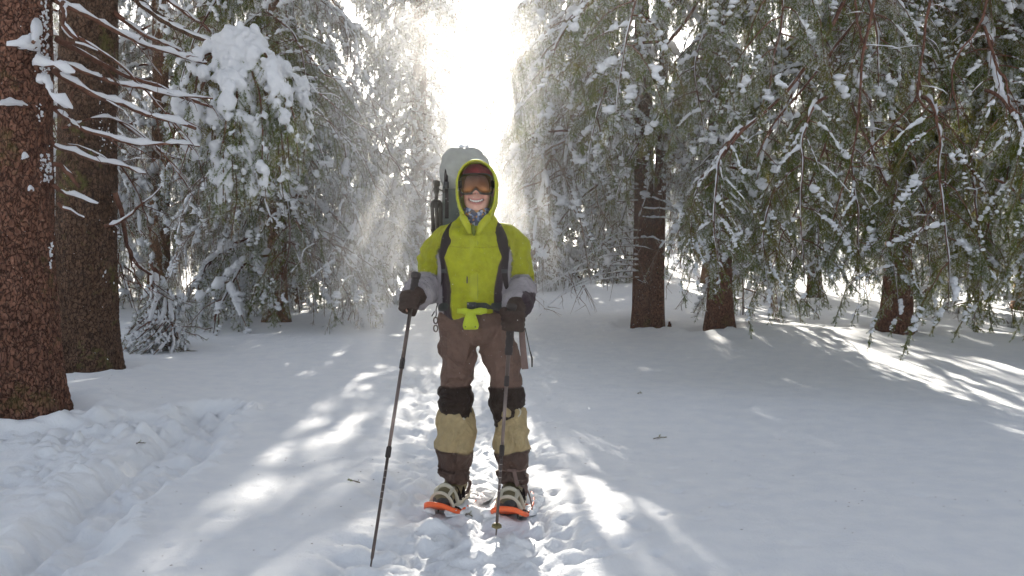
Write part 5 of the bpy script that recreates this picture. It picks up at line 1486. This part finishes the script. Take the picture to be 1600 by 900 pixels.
# broken stump beside the forked trunk
st = MB(); rg = np.random.RandomState(6)
for k in range(7):
    a_ = rg.uniform(0, 6.28); tube(st, np.array([[.08 * math.cos(a_), .05 * math.sin(a_), -.05], [.09 * math.cos(a_), .06 * math.sin(a_), rg.uniform(.06, .16)]]), [.035, .015], 6, 0)
o = link("broken_stump", st.mesh("broken_stump", [M['bark']]), None, (px(1040, 12.6), 12.6, gh(px(1040, 12.6), 12.6))); tag(o, "low splintered brown stump in the snow beside the forked trunk", "stump")
# ------------------------------------------------------------------ air
def box(name, lo, hi):
    v = [(x, y, z) for x in (lo[0], hi[0]) for y in (lo[1], hi[1]) for z in (lo[2], hi[2])]
    f = [(0, 1, 3, 2), (4, 6, 7, 5), (0, 4, 5, 1), (2, 3, 7, 6), (0, 2, 6, 4), (1, 5, 7, 3)]
    me = bpy.data.meshes.new(name); me.from_pydata(v, [], f); return me
me = box("haze", (-500, -500, -4), (500, 700, 45))
m = bpy.data.materials.new("haze_air"); m.use_nodes = True; m.node_tree.nodes.clear()
o_ = m.node_tree.nodes.new("ShaderNodeOutputMaterial"); pv = m.node_tree.nodes.new("ShaderNodeVolumePrincipled")
pv.inputs["Color"].default_value = (.97, .97, .98, 1); pv.inputs["Density"].default_value = .0009
pv.inputs["Anisotropy"].default_value = .62
m.node_tree.links.new(pv.outputs[0], o_.inputs["Volume"]); me.materials.append(m)
tag(link("haze", me), kind="stuff")

# powder snow blown off the branches, hanging in the sunlight round the hiker
rg = np.random.RandomState(99)
def flakes(N, c, s, smin, smax):
    p = rg.normal(size=(N, 3)) * np.array(s) + np.array(c)
    r = rg.uniform(smin, smax, N) * rg.uniform(.6, 1, N)
    q = rg.normal(size=(N, 3, 3)); q /= np.linalg.norm(q, axis=2)[:, :, None]
    return (p[:, None] + q * r[:, None, None])[(p[:, 2] > .1)]
fl = np.concatenate([
    flakes(26000, (-.95, 6.6, 1.4), (.45, 1.3, .75), .0012, .0034),
    flakes(15000, (.35, 6.6, 1.5), (.30, 1.3, .8), .0012, .0034),
    flakes(16000, (-.5, 9.0, 2.8), (1.1, 2.2, 1.3), .0015, .0045),
    flakes(14000, (-1.2, 12.5, 3.8), (1.6, 2.5, 1.7), .002, .0065),
    flakes(7000, (1.2, 11, 3.0), (1.0, 2.0, 1.3), .002, .005),
    flakes(2400, (-.2, 3.4, 1.4), (1.2, .6, .8), .0010, .0030)])
mb = MB(); mb.add(fl.reshape(-1, 3), np.arange(len(fl) * 3))
m, n, l, b = newmat("ice_flake"); b.inputs["Base Color"].default_value = (.92, .93, .95, 1); b.inputs["Roughness"].default_value = .5
tr = n.new("ShaderNodeBsdfTranslucent"); tr.inputs[0].default_value = (.95, .95, .95, 1)
mx = n.new("ShaderNodeMixShader"); mx.inputs[0].default_value = .6
l.new(b.outputs[0], mx.inputs[1]); l.new(tr.outputs[0], mx.inputs[2]); l.new(mx.outputs[0], n["Material Output"].inputs[0])
tag(link("blown_snow", mb.mesh("blown_snow", [m], False)), kind="stuff")
# the finest dust of that cloud, too small for single flakes: a thin uneven volume
me = bpy.data.meshes.new("snow_dust")
V_ = I1_V * np.array([1.7, 3.0, 2.5]) + np.array([-.70, 8.3, 2.1])
me.from_pydata(V_.tolist(), [], I1_F.tolist())
m = bpy.data.materials.new("snow_dust"); m.use_nodes = True; n = m.node_tree.nodes; l = m.node_tree.links; n.clear()
o_ = n.new("ShaderNodeOutputMaterial"); pv = n.new("ShaderNodeVolumePrincipled"); pv.inputs["Color"].default_value = (.99, .99, .99, 1)
pv.inputs["Anisotropy"].default_value = .55
tc = n.new("ShaderNodeTexCoord"); t = noise(n, l, .9, 3, tc.outputs["Object"], .6, .5)
mr = n.new("ShaderNodeMapRange"); mr.inputs[1].default_value = .42; mr.inputs[2].default_value = .75; mr.inputs[3].default_value = .03; mr.inputs[4].default_value = .42
l.new(t.outputs[0], mr.inputs[0])
gr = n.new("ShaderNodeVectorMath"); gr.operation = 'SUBTRACT'; gr.inputs[1].default_value = (-.70, 8.3, 2.1); l.new(tc.outputs["Object"], gr.inputs[0])
dv = n.new("ShaderNodeVectorMath"); dv.operation = 'DIVIDE'; dv.inputs[1].default_value = (1.55, 2.8, 2.3); l.new(gr.outputs[0], dv.inputs[0])
ln_ = n.new("ShaderNodeVectorMath"); ln_.operation = 'LENGTH'; l.new(dv.outputs[0], ln_.inputs[0])
m2 = n.new("ShaderNodeMapRange"); m2.inputs[1].default_value = .25; m2.inputs[2].default_value = 1.0; m2.inputs[3].default_value = 1; m2.inputs[4].default_value = 0
l.new(ln_.outputs["Value"], m2.inputs[0])
mm = n.new("ShaderNodeMath"); mm.operation = 'MULTIPLY'; l.new(mr.outputs[0], mm.inputs[0]); l.new(m2.outputs[0], mm.inputs[1])
l.new(mm.outputs[0], pv.inputs["Density"]); l.new(pv.outputs[0], o_.inputs["Volume"]); me.materials.append(m)
tag(link("snow_dust", me), kind="stuff")
